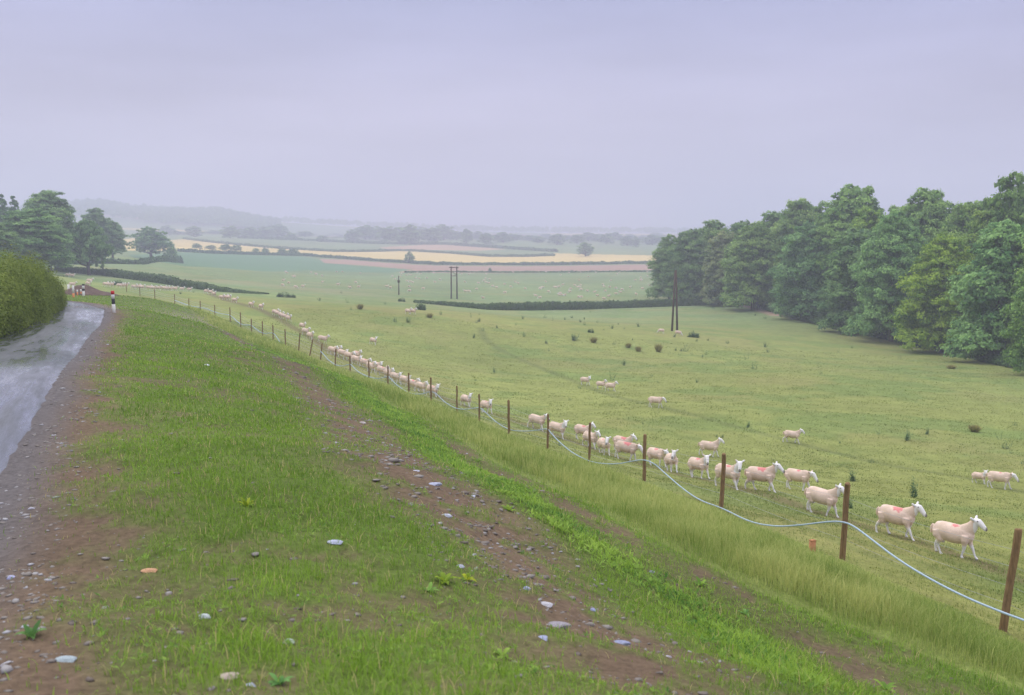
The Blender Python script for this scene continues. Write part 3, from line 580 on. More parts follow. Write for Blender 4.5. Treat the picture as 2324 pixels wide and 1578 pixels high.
for k, wh in enumerate((.32, .55, .8, 1.02)):
    mb = MB(); pts = []
    P0 = [(9.4, 8.0, H1(9.4, 8.0), 1.2, 0)] + POSTS3
    for a, b in zip(P0[:-1], P0[1:]):
        for t_ in np.linspace(0, 1, 5)[:-1]:
            sag = .035 * 4 * t_ * (1 - t_) * (1 if k < 3 else 1.6); w = np.array([a[0] + a[4] * wh, a[1], a[2] + wh]) * (1 - t_) + np.array([b[0] + b[4] * wh, b[1], b[2] + wh]) * t_
            pts.append(w - FO + np.array([.05, 0, -sag]))
    pts = np.array(pts); yy = pts[:, 1] + FO[1]; mb.tube(pts, np.maximum(.0022, yy * .00013), 5); obj("wire", mb.mesh("wire", MAT_WIRE, True), fence)

# water pipe looped along the fence: blue-grey hose tied to every other stake
MAT_PIPE = simple("blue_grey_pipe", (.38, .49, .61), .6, 30, .85, 1.1, .4)
def pipe(name, pts, lab, rad=.0145):
    pts = np.asarray(pts, float)
    for _ in range(3):
        M_ = [pts[0]]
        for a, b in zip(pts[:-1], pts[1:]): M_ += [a * .75 + b * .25, a * .25 + b * .75]
        pts = np.array(M_ + [pts[-1]])
    mb = MB(); o0 = pts[0].copy(); mb.tube(pts - o0, np.maximum(rad, pts[:, 1] * .00036), 9); obj(name, mb.mesh(name, MAT_PIPE, True), loc=tuple(o0), label=lab, cat="pipe")
def hose_pts(L):
    """L: (u, v, distance) points in air or on stakes"""
    return [(ratio(u, v)[0] * Y, Y, max(ratio(u, v)[1] * Y, H1(ratio(u, v)[0] * Y, Y) + .05)) for u, v, Y in L]
near_pipe = [(3300,1690,6.4),(2850,1560,7.9),(2560,1480,9.3),(2420,1445,10.3),(2324,1408,11.2),(2277,1391,11.85),(2200,1360,12.4),(2120,1320,13.1),(2040,1272,14.0),(1975,1222,15.0),(1935,1192,15.7),(1911,1184,15.9),(1880,1184,16.2),(1820,1192,17.0),(1760,1196,17.8),(1700,1189,19),(1640,1168,20.6),(1590,1140,22.0),(1550,1110,23.4),(1510,1075,25),(1485,1052,25.9),(1462,1043,26.4),(1440,1046,27.1),(1400,1054,28.2),(1360,1052,29.2),(1337,1047,29.6),(1300,1029,30.8),(1270,1004,32),(1250,983,32.8),(1243,972,33),(1215,978,34.3),(1180,979,35.8),(1155,976,36.6),(1125,958,38.2),(1100,934,39.6),(1088,924,40),(1065,929,41.6),(1037,929,43.8),(1010,914,46),(990,893,47.6),(978,888,48.2),(955,896,49.8),(928,893,52),(900,874,54.4),(885,858,55.7),(881,854,56),(862,860,57.8),(838,857,60),(812,844,62.4),(799,830,63.6),(795,826,64),(778,832,65.3),(761,829,66.5),(745,817,67.8),(734,804,68.6),(727,797,69.0)]
pipe("water_pipe", hose_pts(near_pipe), "pale blue-grey water pipe sagging in loops from stake to stake along the nearer fence")
far_pipe = [(635,776,76.2),(628,765,76.8),(620,755,77.5),(608,757,78.8),(596,757,80),(580,747,81.3),(571,738,82),(558,738,83.5),(547,737,85),(535,727,86.6),(523,715,88),(505,713,90.3),(488,709,93),(470,701,95.5),(455,698,98),(440,696,101),(429,694,104),(412,688,108),(397,682,112)]
pipe("water_pipe", hose_pts(far_pipe), "pale pipe lying in shallow loops on the farther, distant stretch of the fence")
X, Y = gp(1843, 1258); mb = MB(); mb.box((0, 0, .03), (.045, .03, .15)); mb.box((0, 0, .185), (.049, .034, .006))
MAT_BRICK = simple("orange_peg", (.48, .22, .11), .85, 20); obj("marker_peg", mb.mesh("marker_peg", MAT_BRICK), loc=(X, Y, H1(X, Y) + .05), rotz=.3, label="short orange wooden peg in the long grass left of a fence stake", cat="peg")

# ------------------------------------------------------------------ sheep
MAT_WOOL, t, b = material("shorn_wool")
a = N(t, 'ShaderNodeAttribute'); a.attribute_name = 'bare'; oi = N(t, 'ShaderNodeObjectInfo'); tcn = N(t, 'ShaderNodeTexCoord')
f1, rw = noise_node(t, 7, 5, .75, lo=.78, hi=1.1)
cw = N(t, 'ShaderNodeRGB'); cw.outputs[0].default_value = (.76, .59, .50, 1); cb = N(t, 'ShaderNodeRGB'); cb.outputs[0].default_value = (.80, .775, .79, 1)
vmul = N(t, 'ShaderNodeVectorMath', operation='MULTIPLY')
scol = N(t, 'ShaderNodeSeparateColor'); t.links.new(oi.outputs['Color'], scol.inputs[0])
wl = mulcol(t, mulcol(t, cw.outputs[0], f1), scol.outputs[1])
n2_ = N(t, 'ShaderNodeTexNoise'); n2_.inputs['Scale'].default_value = 3.2; t.links.new(tcn.outputs['Object'], n2_.inputs['Vector']); ms_ = N(t, 'ShaderNodeMapRange'); ms_.inputs[1].default_value = .5; ms_.inputs[2].default_value = .68; t.links.new(n2_.outputs[0], ms_.inputs[0]); mst = N(t, 'ShaderNodeMix', data_type='RGBA'); sc5 = N(t, 'ShaderNodeMath', operation='MULTIPLY'); sc5.inputs[1].default_value = .45; t.links.new(ms_.outputs[0], sc5.inputs[0]); t.links.new(sc5.outputs[0], mst.inputs[0]); t.links.new(wl, mst.inputs[6]); mst.inputs[7].default_value = (.60, .47, .33, 1); wl = mst.outputs[2]
m1 = N(t, 'ShaderNodeMix', data_type='RGBA'); t.links.new(a.outputs['Fac'], m1.inputs[0]); t.links.new(wl, m1.inputs[6]); t.links.new(cb.outputs[0], m1.inputs[7])
# raddle mark sprayed on the back: a blot in object space, moved and sized by the animal's own colour value
sx_ = N(t, 'ShaderNodeSeparateXYZ'); t.links.new(tcn.outputs['Object'], sx_.inputs[0])
def math_(op, x_, y_=None, clamp=False):
    nn = N(t, 'ShaderNodeMath', operation=op, use_clamp=clamp)
    for i_, s_ in enumerate((x_, y_)):
        if s_ is None: continue
        if hasattr(s_, 'is_output') or hasattr(s_, 'links'): t.links.new(s_, nn.inputs[i_])
        else: nn.inputs[i_].default_value = s_
    return nn.outputs[0]
dx_ = math_('SUBTRACT', sx_.outputs[0], .05); dx_ = math_('MULTIPLY', dx_, .62); dy_ = math_('ADD', sx_.outputs[1], .055)
dd = math_('SQRT', math_('ADD', math_('MULTIPLY', dx_, dx_), math_('MULTIPLY', dy_, dy_)))
nzz = N(t, 'ShaderNodeTexNoise'); nzz.inputs['Scale'].default_value = 16; t.links.new(tcn.outputs['Object'], nzz.inputs['Vector'])
dd = math_('ADD', dd, math_('MULTIPLY', math_('SUBTRACT', nzz.outputs[0], .5), .09))
mk = math_('MULTIPLY', math_('MULTIPLY', math_('SUBTRACT', math_('MULTIPLY', scol.outputs[0], .078), dd), 45., True), math_('GREATER_THAN', sx_.outputs[2], .56)); mk = math_('MULTIPLY', mk, .6)
m2 = N(t, 'ShaderNodeMix', data_type='RGBA'); t.links.new(mk, m2.inputs[0]); t.links.new(m1.outputs[2], m2.inputs[6]); m2.inputs[7].default_value = (.60, .05, .10, 1)
at2 = N(t, 'ShaderNodeAttribute'); at2.attribute_name = 'dark'; m3 = N(t, 'ShaderNodeMix', data_type='RGBA'); t.links.new(at2.outputs['Fac'], m3.inputs[0]); t.links.new(m2.outputs[2], m3.inputs[6]); m3.inputs[7].default_value = (.09, .07, .065, 1)
t.links.new(m3.outputs[2], b.inputs['Base Color']); b.inputs['Roughness'].default_value = .95; b.inputs['Specular IOR Level'].default_value = .08
b.inputs['Subsurface Weight'].default_value = 0; bump(t, b, rw, .5, .02)

def sheep_mesh(name, fl, fr_, hl, hr, head=(.60, 0, .80), yaw=0.0, nose_dn=.10, voxel=.0145, fat=1.0):
    """fl.. = forward swing of each foot in metres; head = poll position; yaw turns the head to the animal's right"""
    mb = MB(); BS = .93; T_ = [(-.455, .545, .03, .035), (-.44, .54, .10, .085), (-.40, .53, .15, .125), (-.31, .515, .18, .158), (-.18, .50, .192, .178), (-.02, .482, .20, .188), (.12, .482, .196, .175), (.24, .492, .18, .148), (.33, .505, .155, .118), (.39, .52, .115, .09), (.425, .53, .05, .05)]
    mb.tube([(x_ * BS, 0, z_) for x_, z_, _, _ in T_], np.array([(w_ * fat, h_) for _, _, h_, w_ in T_]), 22)
    hd = np.array(head, float); hd[0] = hd[0] * .62 + .085; nk0 = np.array([.20, 0, .55]); d = hd - nk0
    mb.tube([nk0, nk0 + d * .3 + np.array([.03, 0, -.01]), nk0 + d * .6 + np.array([.02, 0, -.01]), nk0 + d * .88, hd + d * .05], np.array([(.11, .15), (.095, .14), (.078, .112), (.066, .09), (.05, .06)]), 16)
    cy_, sy_ = math.cos(yaw), -math.sin(yaw); f_ = np.array([cy_, sy_, 0]); sd_ = np.array([-sy_, cy_, 0]); dn = nose_dn
    def hp(a_, s_, z_): return hd + f_ * a_ + sd_ * s_ + np.array([0, 0, z_])
    A_ = [hp(-.07, 0, .0), hp(-.025, 0, .012), hp(.045, 0, .0), hp(.105, 0, -dn * .52), hp(.163, 0, -dn * 1.05), hp(.198, 0, -dn * 1.38), hp(.212, 0, -dn * 1.5)]
    mb.tube(A_, np.array([(.04, .04), (.062, .066), (.066, .073), (.053, .060), (.041, .046), (.034, .037), (.016, .018)]), 16)
    for s_ in (-1, 1):
        mb.tube([hp(-.035, s_ * .04, .035), hp(-.05, s_ * .085, .055), hp(-.055, s_ * .12, .082), hp(-.05, s_ * .142, .10)], np.array([(.022, .022), (.03, .032), (.026, .03), (.011, .012)]), 8)
        mb.tube([hp(.035, s_ * .05, .028), hp(.05, s_ * .054, .026)], .018, 8)
    for s_, sw in ((1, fl), (-1, fr_)):
        lift = max(0, -sw) * .12
        mb.tube([(.27, s_ * .085, .50), (.265, s_ * .098, .40), (.27 + sw * .15, s_ * .085, .31), (.29 + sw * .5, s_ * .08, .20 + lift * .5), (.285 + sw * .8, s_ * .078, .10 + lift), (.288 + sw * .95, s_ * .078, .05 + lift), (.31 + sw, s_ * .08, .022 + lift), (.315 + sw, s_ * .08, 0 + lift)],
                np.array([.085, .075, .05, .031, .0215, .024, .030, .031]), 10)
    for s_, sw in ((1, hl), (-1, hr)):
        lift = max(0, -sw) * .10
        mb.tube([(-.30, s_ * .08, .52), (-.29, s_ * .10, .42), (-.27 + sw * .3, s_ * .098, .33), (-.36 + sw * .5, s_ * .088, .245 + lift * .4), (-.375 + sw * .75, s_ * .082, .17 + lift * .6), (-.355 + sw * .9, s_ * .08, .06 + lift), (-.335 + sw, s_ * .08, .022 + lift), (-.328 + sw, s_ * .08, 0 + lift)],
                np.array([.11, .10, .072, .036, .0245, .024, .031, .032]), 10)
    mb.tube([(-.43, 0, .60), (-.475, 0, .54), (-.485, 0, .46), (-.478, 0, .40)], np.array([.03, .03, .026, .016]), 8)
    mb.tube([(-.24, 0, .31), (-.27, 0, .285), (-.28, 0, .26)], np.array([.07, .065, .03]), 10)
    raw = mb.mesh("raw", None); o = bpy.data.objects.new("raw", raw); COL.objects.link(o)
    md = o.modifiers.new("r", 'REMESH'); md.mode = 'VOXEL'; md.voxel_size = voxel; md.use_smooth_shade = True
    ms = o.modifiers.new("s", 'SMOOTH'); ms.iterations = 4; ms.factor = .5
    dg = bpy.context.evaluated_depsgraph_get(); me = bpy.data.meshes.new_from_object(o.evaluated_get(dg)); me.name = name
    bpy.data.objects.remove(o); bpy.data.meshes.remove(raw)
    co = np.empty(len(me.vertices) * 3, np.float32); me.vertices.foreach_get('co', co); co = co.reshape(-1, 3)
    dh = np.linalg.norm(co - (hd + f_ * .06), axis=1); nb = (co - nk0) @ (d / (d @ d))
    bare = np.maximum(sstep(.33, .25, co[:, 2]), sstep(.92, 1.02, nb) * (dh < .30)); bare = np.where((dh < .30) & (((co - hd) @ f_) > -.03), 1, bare); bare = np.where((co[:, 0] < .26) & (co[:, 2] > .33), 0, bare)
    rel = co - hd; al = rel @ f_; ac = rel @ sd_
    dark = sstep(.185, .205, al) * (dh < .3) * .85
    for s_ in (-1, 1): dark = np.maximum(dark, sstep(.019, .010, np.linalg.norm(co - (hd + f_ * .05 + sd_ * s_ * .066 + np.array([0, 0, .026])), axis=1)))
    dark = np.maximum(dark, sstep(.03, .016, co[:, 2]) * .75)
    for k_, v_ in (('bare', bare), ('dark', dark)):
        at_ = me.attributes.new(k_, 'FLOAT', 'POINT'); at_.data.foreach_set('value', v_.astype(np.float32))
    me.materials.clear(); me.materials.append(MAT_WOOL); me.polygons.foreach_set('use_smooth', np.ones(len(me.polygons), bool)); me.update(); return me
SH = {
 'w1': sheep_mesh("sheep", .12, -.10, -.08, .12, (.60, 0, .80)),
 'w2': sheep_mesh("sheep", -.12, .13, .12, -.10, (.62, 0, .76), nose_dn=.12),
 'st': sheep_mesh("sheep", .02, -.02, .02, -.05, (.60, 0, .81), nose_dn=.09),
 'lo': sheep_mesh("sheep", .10, -.08, -.10, .10, (.66, 0, .60), nose_dn=.17),
 'cam': sheep_mesh("sheep", -.06, .10, .10, -.06, (.58, -.02, .79), yaw=.9, nose_dn=.13),
 'cam2': sheep_mesh("sheep", .10, -.10, -.08, .08, (.60, -.02, .74), yaw=.7, nose_dn=.15),
}
SHF = {k: sheep_mesh("sheep", *a_, voxel=.03) for k, a_ in {'w': (.10, -.10, -.10, .10), 'c': (-.1, .1, .1, -.1)}.items()}
SHF['g'] = sheep_mesh("sheep", .03, -.03, .02, -.04, (.56, 0, .26), nose_dn=.16, voxel=.03)
def put_sheep(u, v, ang, pose, mark=0., lab=None, group=None, tint=1., scale=1.0, bank=None, off=None):
    X, Y = gp(u, v, y0=10) if bank is None else bank; az = math.atan2(X, Y); al = R(ang)
    hx = math.cos(al) * math.cos(az) - math.sin(al) * math.sin(az); hy = -math.cos(al) * math.sin(az) - math.sin(al) * math.cos(az)
    z0 = H1(X, Y); f = Vector((hx, hy, (H1(X + hx * .35, Y + hy * .35) - H1(X - hx * .35, Y - hy * .35)) / .7)).normalized(); l_ = Vector((-hy, hx, 0)).normalized(); up = f.cross(l_)
    M = Matrix((f, l_, up)).transposed().to_4x4(); me = (SH.get(pose) or SHF.get(pose))
    o = obj("sheep", me, label=lab, cat="sheep", group=group, color=(mark, tint, 1)); o.matrix_world = Matrix.Translation((X, Y, z0 - .012)) @ M @ Matrix.Scale(scale, 4); return o
GN = "sheep walking in file along the fence"
NEAR = [(2165,1262,26,'w1',.75,"foremost sheep at the far right, head high, small red mark on its back",1.05,1.0),
 (2035,1219,28,'w2',1.1,"second sheep from the head of the line with a red streak across its shoulders",1.03,1.0),
 (1863,1167,28,'w1',0,"unmarked sheep whose face is hidden behind a fence stake",1.03,.97),
 (1811,1112,28,'lo',.7,"sheep with small red ring mark, head lowered, nose to the tail of the unmarked one",1.0,.98),
 (1729,1112,24,'w2',1.2,"sheep with a long red streak walking behind the ring-marked one",.97,1.05),
 (1653,1106,41,'cam',.8,"red-marked sheep looking at the camera from beside a fence stake",1.0,1.0),
 (1587,1086,48,'cam2',.9,"sheep with lowered head and red blot, three-quarter view left of the third stake",1.03,1.0),
 (1525,1071,74,'cam2',0,"sheep walking straight towards the camera with ears up",1.02,.98),
 (1491,1057,46,'lo',.9,"head-down sheep with bright red blot just right of a fence stake",1.04,1.03),
 (1419,1043,22,'lo',1.3,"large greyish sheep side-on with big red blot in the tight bunch",.9,1.06),
 (1412,1027,29,'w1',1.2,"red-striped sheep behind the large greyish one in the bunch",1.03,1.0),
 (1371,1031,68,'cam2',.7,"sheep facing the camera at the middle of the bunch",1.02,.97),
 (1340,1016,51,'w2',0,"plain sheep in the bunch behind a thin fence stake",1.0,.97),
 (1323,999,36,'w1',.9,"rearmost sheep of the tight bunch, seen nearly side-on",.98,1.03),
 (1264,994,36,'cam',0,"plain sheep turning its face, just right of a dark stake",1.0,1.0),
 (1217,974,34,'w2',0,"plain sheep left of the dark stake with its head behind it",1.0,1.0),
 (1104,938,54,'cam2',.7,"sheep walking alone under the pale stake, head turned",1.0,1.0),
 (1058,922,51,'cam',.0,"sheep alone between two stakes, last gap before the long file",1.0,1.0),
 (981,899,41,'cam',.6,"foremost sheep of the long close file behind the pipe",1.0,1.02),
 (955,891,46,'w2',.0,"second sheep of the long close file",1.0,1.0),
 (937,885,46,'w1',1.0,"red-marked sheep third in the long close file",1.0,1.0),
 (918,876,48,'cam2',.0,"plain sheep fourth in the long close file beside a stake",1.0,1.0)]
for u, v, ang, ps, mk_, lab, tint, sc in NEAR: put_sheep(u, v, ang, ps, mk_, lab, GN, tint, sc)
OUT = [(1608,1036,8,'w1',.4,"sheep alone above the file, head up, behind a fence stake",1.0,1.0),(1796,1005,6,'w2',0,"sheep walking alone in mid field with head stretched forward",1.0,.92),
 (2268,1108,12,'lo',.5,"grown sheep at the right edge with lowered head, beside a lamb",1.02,.98),(2223,1096,30,'cam',0,"small lamb following the sheep at the right edge",.98,.66),
 (1488,925,18,'lo',.3,"sheep alone on the trodden path in mid field",1.0,1.0),(1386,888,22,'w2',0,"right-hand one of two sheep close together on the field path",1.0,.95),(1364,883,30,'w1',0,"left-hand one of two sheep close together on the field path",1.0,.88),(1328,874,30,'cam2',0,"rearmost sheep on the field path",1.0,.95),
 (847,782,45,'cam',0,"single sheep standing off in the field above the file",1.0,1.0),(926,714,40,'w',0,"left sheep of the pair near the brow of the field",1.0,1.1),(936,714,30,'w',0,"right sheep of the pair near the brow of the field",1.0,1.1),
 (1500,757,200,'g',0,"grazing sheep to the left of the leaning pole pair",1.0,1.0),(1539,762,10,'g',0,"grazing sheep at the foot of the leaning pole pair",1.0,1.05)]
for u, v, ang, ps, mk_, lab, tint, sc in OUT: put_sheep(u, v, ang, ps, mk_, lab, "sheep standing apart in the field", tint, sc)
MID = [(897,868),(881,860),(866,853),(854,842),(841,844),(827,835),(807,828),(810,816),(791,819),(776,813),(765,806),(754,806)]
for k, (u, v) in enumerate(MID): put_sheep(u, v, 45 + 8 * math.sin(k * 2), 'cam2' if k % 3 == 0 else ('w1' if k % 3 == 1 else 'w2'), .8 if k in (2, 5, 7, 10) else 0, "sheep in the crowded middle of the long file behind the stakes", "sheep crowded in the middle of the file", 1.0, 1.0)
TAIL = [(731,779),(704,771),(693,761),(686,748),(655,730),(645,726),(638,723),(630,719),(624,716),(593,703),(570,698),(533,688),(520,682),(512,681),(503,681),(486,673),(478,669),(468,667)]
for k, (u, v) in enumerate(TAIL): put_sheep(u, v, 50 + 10 * math.sin(k * 2.2) if k else 15, ('w', 'c')[k % 2], .6 if k in (4, 7, 10) else 0, "sheep coming down the slope in small groups, well back in the file", "sheep coming down the slope", 1.0, 1.0)
FAR = [(430,662),(413,661),(397,661),(385,661),(377,661),(371,660),(358,660),(348,660),(337,659),(322,658),(311,657),(304,657),(284,654),(278,654),(271,654),(253,652),(245,652),(239,651),(203,643),(200,650),(163,630),(153,629),(164,652)]
for k, (u, v) in enumerate(FAR): put_sheep(u, v, 25 + 20 * math.sin(k * 3.1), ('w', 'c')[k % 2], 0, "tiny distant sheep at the tail of the file below the dark hedge", "sheep at the distant tail of the file", 1.0, 1.05)
DOTS = [(847,822),(1025,775),(735,765),(705,765),(797,748),(253,762),(1190,745),(925,722),(957,732),(895,697),(870,690),(900,665),(1272,803),(1305,817),(1378,767),(1355,688),(1425,730),(1332,730),(1475,630),(1470,780),(1485,795),(1462,796),(1555,745),(1548,768),(1610,730),(1640,750),(1690,762),(1748,772),(1620,812),(1772,800),(1863,805),(1825,825),(1920,785),(1957,773),(1970,752),(1920,738),(1872,730),(1835,762),(1815,708),(1825,725),(1880,675),(1625,675),(2085,790),(2135,743),(2122,650),(2120,675),(2222,695),(2290,725),(280,692),(235,680),(262,685),(305,655),(395,655),(230,632),(190,625),(345,620),(500,668),(460,690),(1640,812),(1510,795)]
DP = [(857.7 + a_ / 3.556, 449.3 + b_ / 3.556) for a_, b_ in DOTS] + [(1556,671),(1563,669),(1599,675),(1612,676),(1622,676),(1540,664)]
rd = random.Random(5)
for k in range(72): DP.append((rd.uniform(640, 1490), 619 + 40 * rd.random()**1.7))
for k, (u, v) in enumerate(DP): put_sheep(u, v, rd.choice((0, 180)) + rd.uniform(-50, 50), 'g' if k % 3 else 'w', 0, "tiny pale sheep grazing in the far field beyond the hedge", "sheep grazing in the far field", 1.05, 1.1)

# ------------------------------------------------------------------ trees
MAT_BARK = simple("bark", (.10, .085, .07), .95, 6, .7, 1.3)
L_DEC = leafmat("broadleaf_foliage", (.085, .19, .055), (.40, .56, .17), .3)
def crown_points(Hc, Wc, z0, n, rr, K=26, profile='dome', solid=.75):
    """leaf positions, normals and tones gathered in lobes through the crown's volume"""
    C, Nn, T = [], [], []
    lob = []
    for k in range(K):
        th = k * 2.399 + rr.uniform(-.3, .3); h = (k + .5) / K
        if profile == 'dome': rad = math.sin(math.pi * min(.97, .18 + .80 * h))**.75
        elif profile == 'skirt': rad = (1 - h**2.4)**.5 * .98 + .05
        elif profile == 'wide': rad = math.sin(math.pi * (.14 + .80 * h))**.5
        elif profile == 'cone': rad = (1 - h)**.8
        elif profile == 'loose': rad = math.sin(math.pi * (.1 + .85 * h))**.6 * rr.uniform(.82, 1.02)
        inn = rr.uniform(.50, .78) * rad; lr = rr.uniform(.24, .38) * (1 if profile != 'loose' else .8) * (.6 + .4 * rad)
        lob.append((np.array([math.cos(th) * inn * Wc / 2, math.sin(th) * inn * Wc / 2, z0 + h * Hc * (1 - lr * .45) + rr.uniform(-.03, .03) * Hc]), np.array([lr * Wc / 2 * 1.15, lr * Wc / 2 * 1.15, lr * min(Wc, Hc) * .42]), rr.uniform(-.12, .18)))
    w = np.array([l[1][0]**2 for l in lob]); w /= w.sum(); cnt = (w * n * .86).astype(int)
    for (c, ra, tn), m in zip(lob, cnt):
        d = rand_dirs(m, rr); d[:, 2] = np.where(d[:, 2] < -.35, -d[:, 2], d[:, 2]); rad = rr.uniform(solid, 1.06, m)[:, None] * (1 + .22 * (vnoise(d[:, 0] * 3 + c[0], d[:, 1] * 3 + d[:, 2] * 2.3 + c[1], 3) - .5))[:, None]
        nc = max(3, int(m / 55)); cd = rand_dirs(nc, rr); cd[:, 2] = np.where(cd[:, 2] < -.4, -cd[:, 2], cd[:, 2]); cl = cd * ra * rr.uniform(solid - .15, 1.02, nc)[:, None]; pk = rr.integers(0, nc, m); ct = rr.normal(size=nc) * .17
        cr2 = min(ra[0], ra[2]) * .44 * rr.uniform(.6, 1.3, nc); C.append(c + cl[pk] + d * (cr2[pk] * (rr.uniform(.35, 1.05, m) + .8 * rr.random(m)**5))[:, None] * np.array([1.15, 1.15, .75])); tn = tn + ct[pk]; nn = d * .8 + cd[pk] * .5 + rand_dirs(m, rr) * .55 + np.array([0, 0, .35]); Nn.append(nn / np.linalg.norm(nn, axis=1)[:, None]); T.append(np.clip(.42 + tn + .16 * rr.normal(size=m) + .15 * d[:, 2] * 0, 0, 1))
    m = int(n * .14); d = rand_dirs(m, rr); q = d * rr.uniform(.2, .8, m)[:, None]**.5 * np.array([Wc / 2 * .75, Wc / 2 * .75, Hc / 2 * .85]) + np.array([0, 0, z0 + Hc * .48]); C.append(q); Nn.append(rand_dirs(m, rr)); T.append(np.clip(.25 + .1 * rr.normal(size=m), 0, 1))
    return np.vstack(C), np.vstack(Nn), np.concatenate(T), lob
def tree_proto(seed, Ht, Wd, z0f, n, leaf, K=26, profile='dome', mat=None, trunk_r=.35, solid=.75):
    rr = np.random.default_rng(seed); z0 = Ht * z0f; C, Nn, T, lob = crown_points(Ht - z0, Wd, z0, n, rr, K, profile, solid)
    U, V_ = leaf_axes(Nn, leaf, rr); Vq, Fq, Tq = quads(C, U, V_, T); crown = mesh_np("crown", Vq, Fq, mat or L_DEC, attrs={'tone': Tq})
    mb = MB(); top = np.array([rr.uniform(-.3, .3), rr.uniform(-.3, .3), Ht * .72]); pts = [np.array([0, 0, -.6]), np.array([0, 0, Ht * .03]), top * .3, top * .6, top]; pts = [p + np.r_[rr.normal(size=2) * .12, 0] * (i > 1) for i, p in enumerate(pts)]
    mb.tube(pts, np.array([1.5, 1.15, .9, .6, .15]) * trunk_r, 9)
    for k in rr.choice(len(lob), min(9, len(lob)), replace=False):
        c = lob[k][0]; s = pts[2] + (pts[3] - pts[2]) * rr.uniform(0, 1) if c[2] > Ht * .35 else pts[1] + (pts[2] - pts[1]) * rr.uniform(.6, 1); mb.tube([s, s * .5 + c * .5 + np.array([0, 0, -.04 * Ht]), c], np.array([.42, .25, .08]) * trunk_r, 6)
    return mb.mesh("trunk", MAT_BARK, True), crown, Ht, Wd
def put_tree(name, proto, X, Y, Hm, Wm, color, lab, group=None, rot=0, sink=0):
    tr, cr_, Ht, Wd = proto; e = bpy.data.objects.new(name, None); COL.objects.link(e); e.location = (X, Y, float(bh(X, Y)) - sink); e.rotation_euler = (0, 0, rot); e.scale = (Wm / Wd, Wm / Wd, Hm / Ht)
    e['label'] = lab; e['category'] = "tree"
    if group: e['group'] = group
    obj("trunk", tr, e); obj("crown", cr_, e, color=color); return e
def tree_px(name, proto, u, vtop, Y, wpx, color, lab, group=None, rot=0):
    """a tree standing Y metres ahead on the land whose top reaches the photograph's skyline point"""
    ax, az = ratio(u, vtop); X = float(ax * Y); ztop = float(az * Y); zb = float(bh(X, Y)); return put_tree(name, proto, X, Y, ztop - zb, wpx * Y / FPX, color, lab, group, rot)
NEARP = [tree_proto(700, 18, 13, .03, 70000, .20, 50, 'skirt'), tree_proto(701, 18, 13, .04, 70000, .195, 58, 'skirt'), tree_proto(702, 20, 13, .12, 62000, .215, 46, 'dome'), tree_proto(703, 18, 12, .03, 56000, .235, 42, 'skirt')]
LOOSE = tree_proto(704, 20, 14, .2, 42000, .25, 44, 'loose', trunk_r=.3)
OAK = tree_proto(705, 14, 20, .17, 24000, .34, 44, 'dome', trunk_r=.6)
WOOD = [(1522,530,252,78,0,(.9,.95,1.0),"last small rounded tree at the far end of the wood"),(1563,514,243,88,1,(.85,.9,.95),"rounded tree second from the far end of the wood"),(1622,489,246,95,2,(.95,1.0,.9),"tree with a pointed top rising behind the far end of the wood"),
 (1648,516,230,88,3,(1.2,.95,1.25),"mauve-tinged tree in flower among the greens of the wood edge"),(1714,501,214,118,0,(1.0,1.02,.9),"bushy green tree right of the mauve one"),(1757,468,222,95,2,(.9,1.0,1.0),"tree standing up behind the bushy one, on the skyline's slope"),
 (1818,438,208,112,2,(1.0,1.02,.9),"high dome-crowned tree behind the blue-green one"),(1845,497,186,135,1,(.82,.98,1.15),"blue-green tree with foliage to the ground at the middle of the wood edge"),(1938,402,182,150,2,(.95,1.05,.9),"tall broad-domed tree, the central peak of the skyline"),
 (1972,455,172,105,2,(1.05,1.1,.6),"yellow-green crown just below the tall broad-domed tree"),(1945,505,163,125,3,(.85,.95,1.0),"dark leafy tree in front, below the tall broad-domed one"),(2035,473,150,140,0,(.95,1.1,1.15),"pale-leaved tree whose branches sweep to the field edge"),
 (2105,410,166,125,2,(1.0,1.08,.9),"open-crowned tree, second peak of the skyline from the right"),(2150,520,134,150,1,(1.25,1.2,.45),"yellow-green tree at the wood edge with a drooping crown"),(2200,441,152,125,2,(.95,1.0,.8),"dark green tree on the skyline between two peaks"),
 (2285,484,118,170,3,(1.0,1.15,1.2),"nearest big tree with large silvery leaves at the right edge"),(2300,382,136,135,4,(.85,.95,.7),"tallest tree at the right border with a separate tuft on top"),(2255,455,138,150,2,(1.0,1.0,.6),"olive tree between the tallest and the nearest silvery one"),
 (2430,440,112,190,1,(.9,1.0,.7),"dark tree partly beyond the right edge of the view"),(2400,560,97,150,0,(.9,1.0,.8),"lower bushy tree at the wood's right-hand corner")]
for k, (u, vt, Y, w, p, col, lab) in enumerate(WOOD):
    tree_px("broadleaf_tree", (NEARP + [LOOSE])[p], u, vt, Y, w * (1.25 if p != 4 else 1.1), col, lab, "trees of the wood on the right", k * 1.7)
for k, (u, vt, Y, w) in enumerate([(1590,520,262,100),(1680,495,245,110),(1780,480,235,120),(1870,455,215,130),(1960,455,205,140),(2060,450,190,140),(2150,455,175,140),(2240,440,165,150),(2340,430,150,160)]):
    tree_px("broadleaf_tree", NEARP[k % 3], u, vt, Y, w * 1.2, (.8, .88, .8), "dark tree deep in the wood, its top showing between nearer crowns", "trees deep in the wood", k * 2.1)
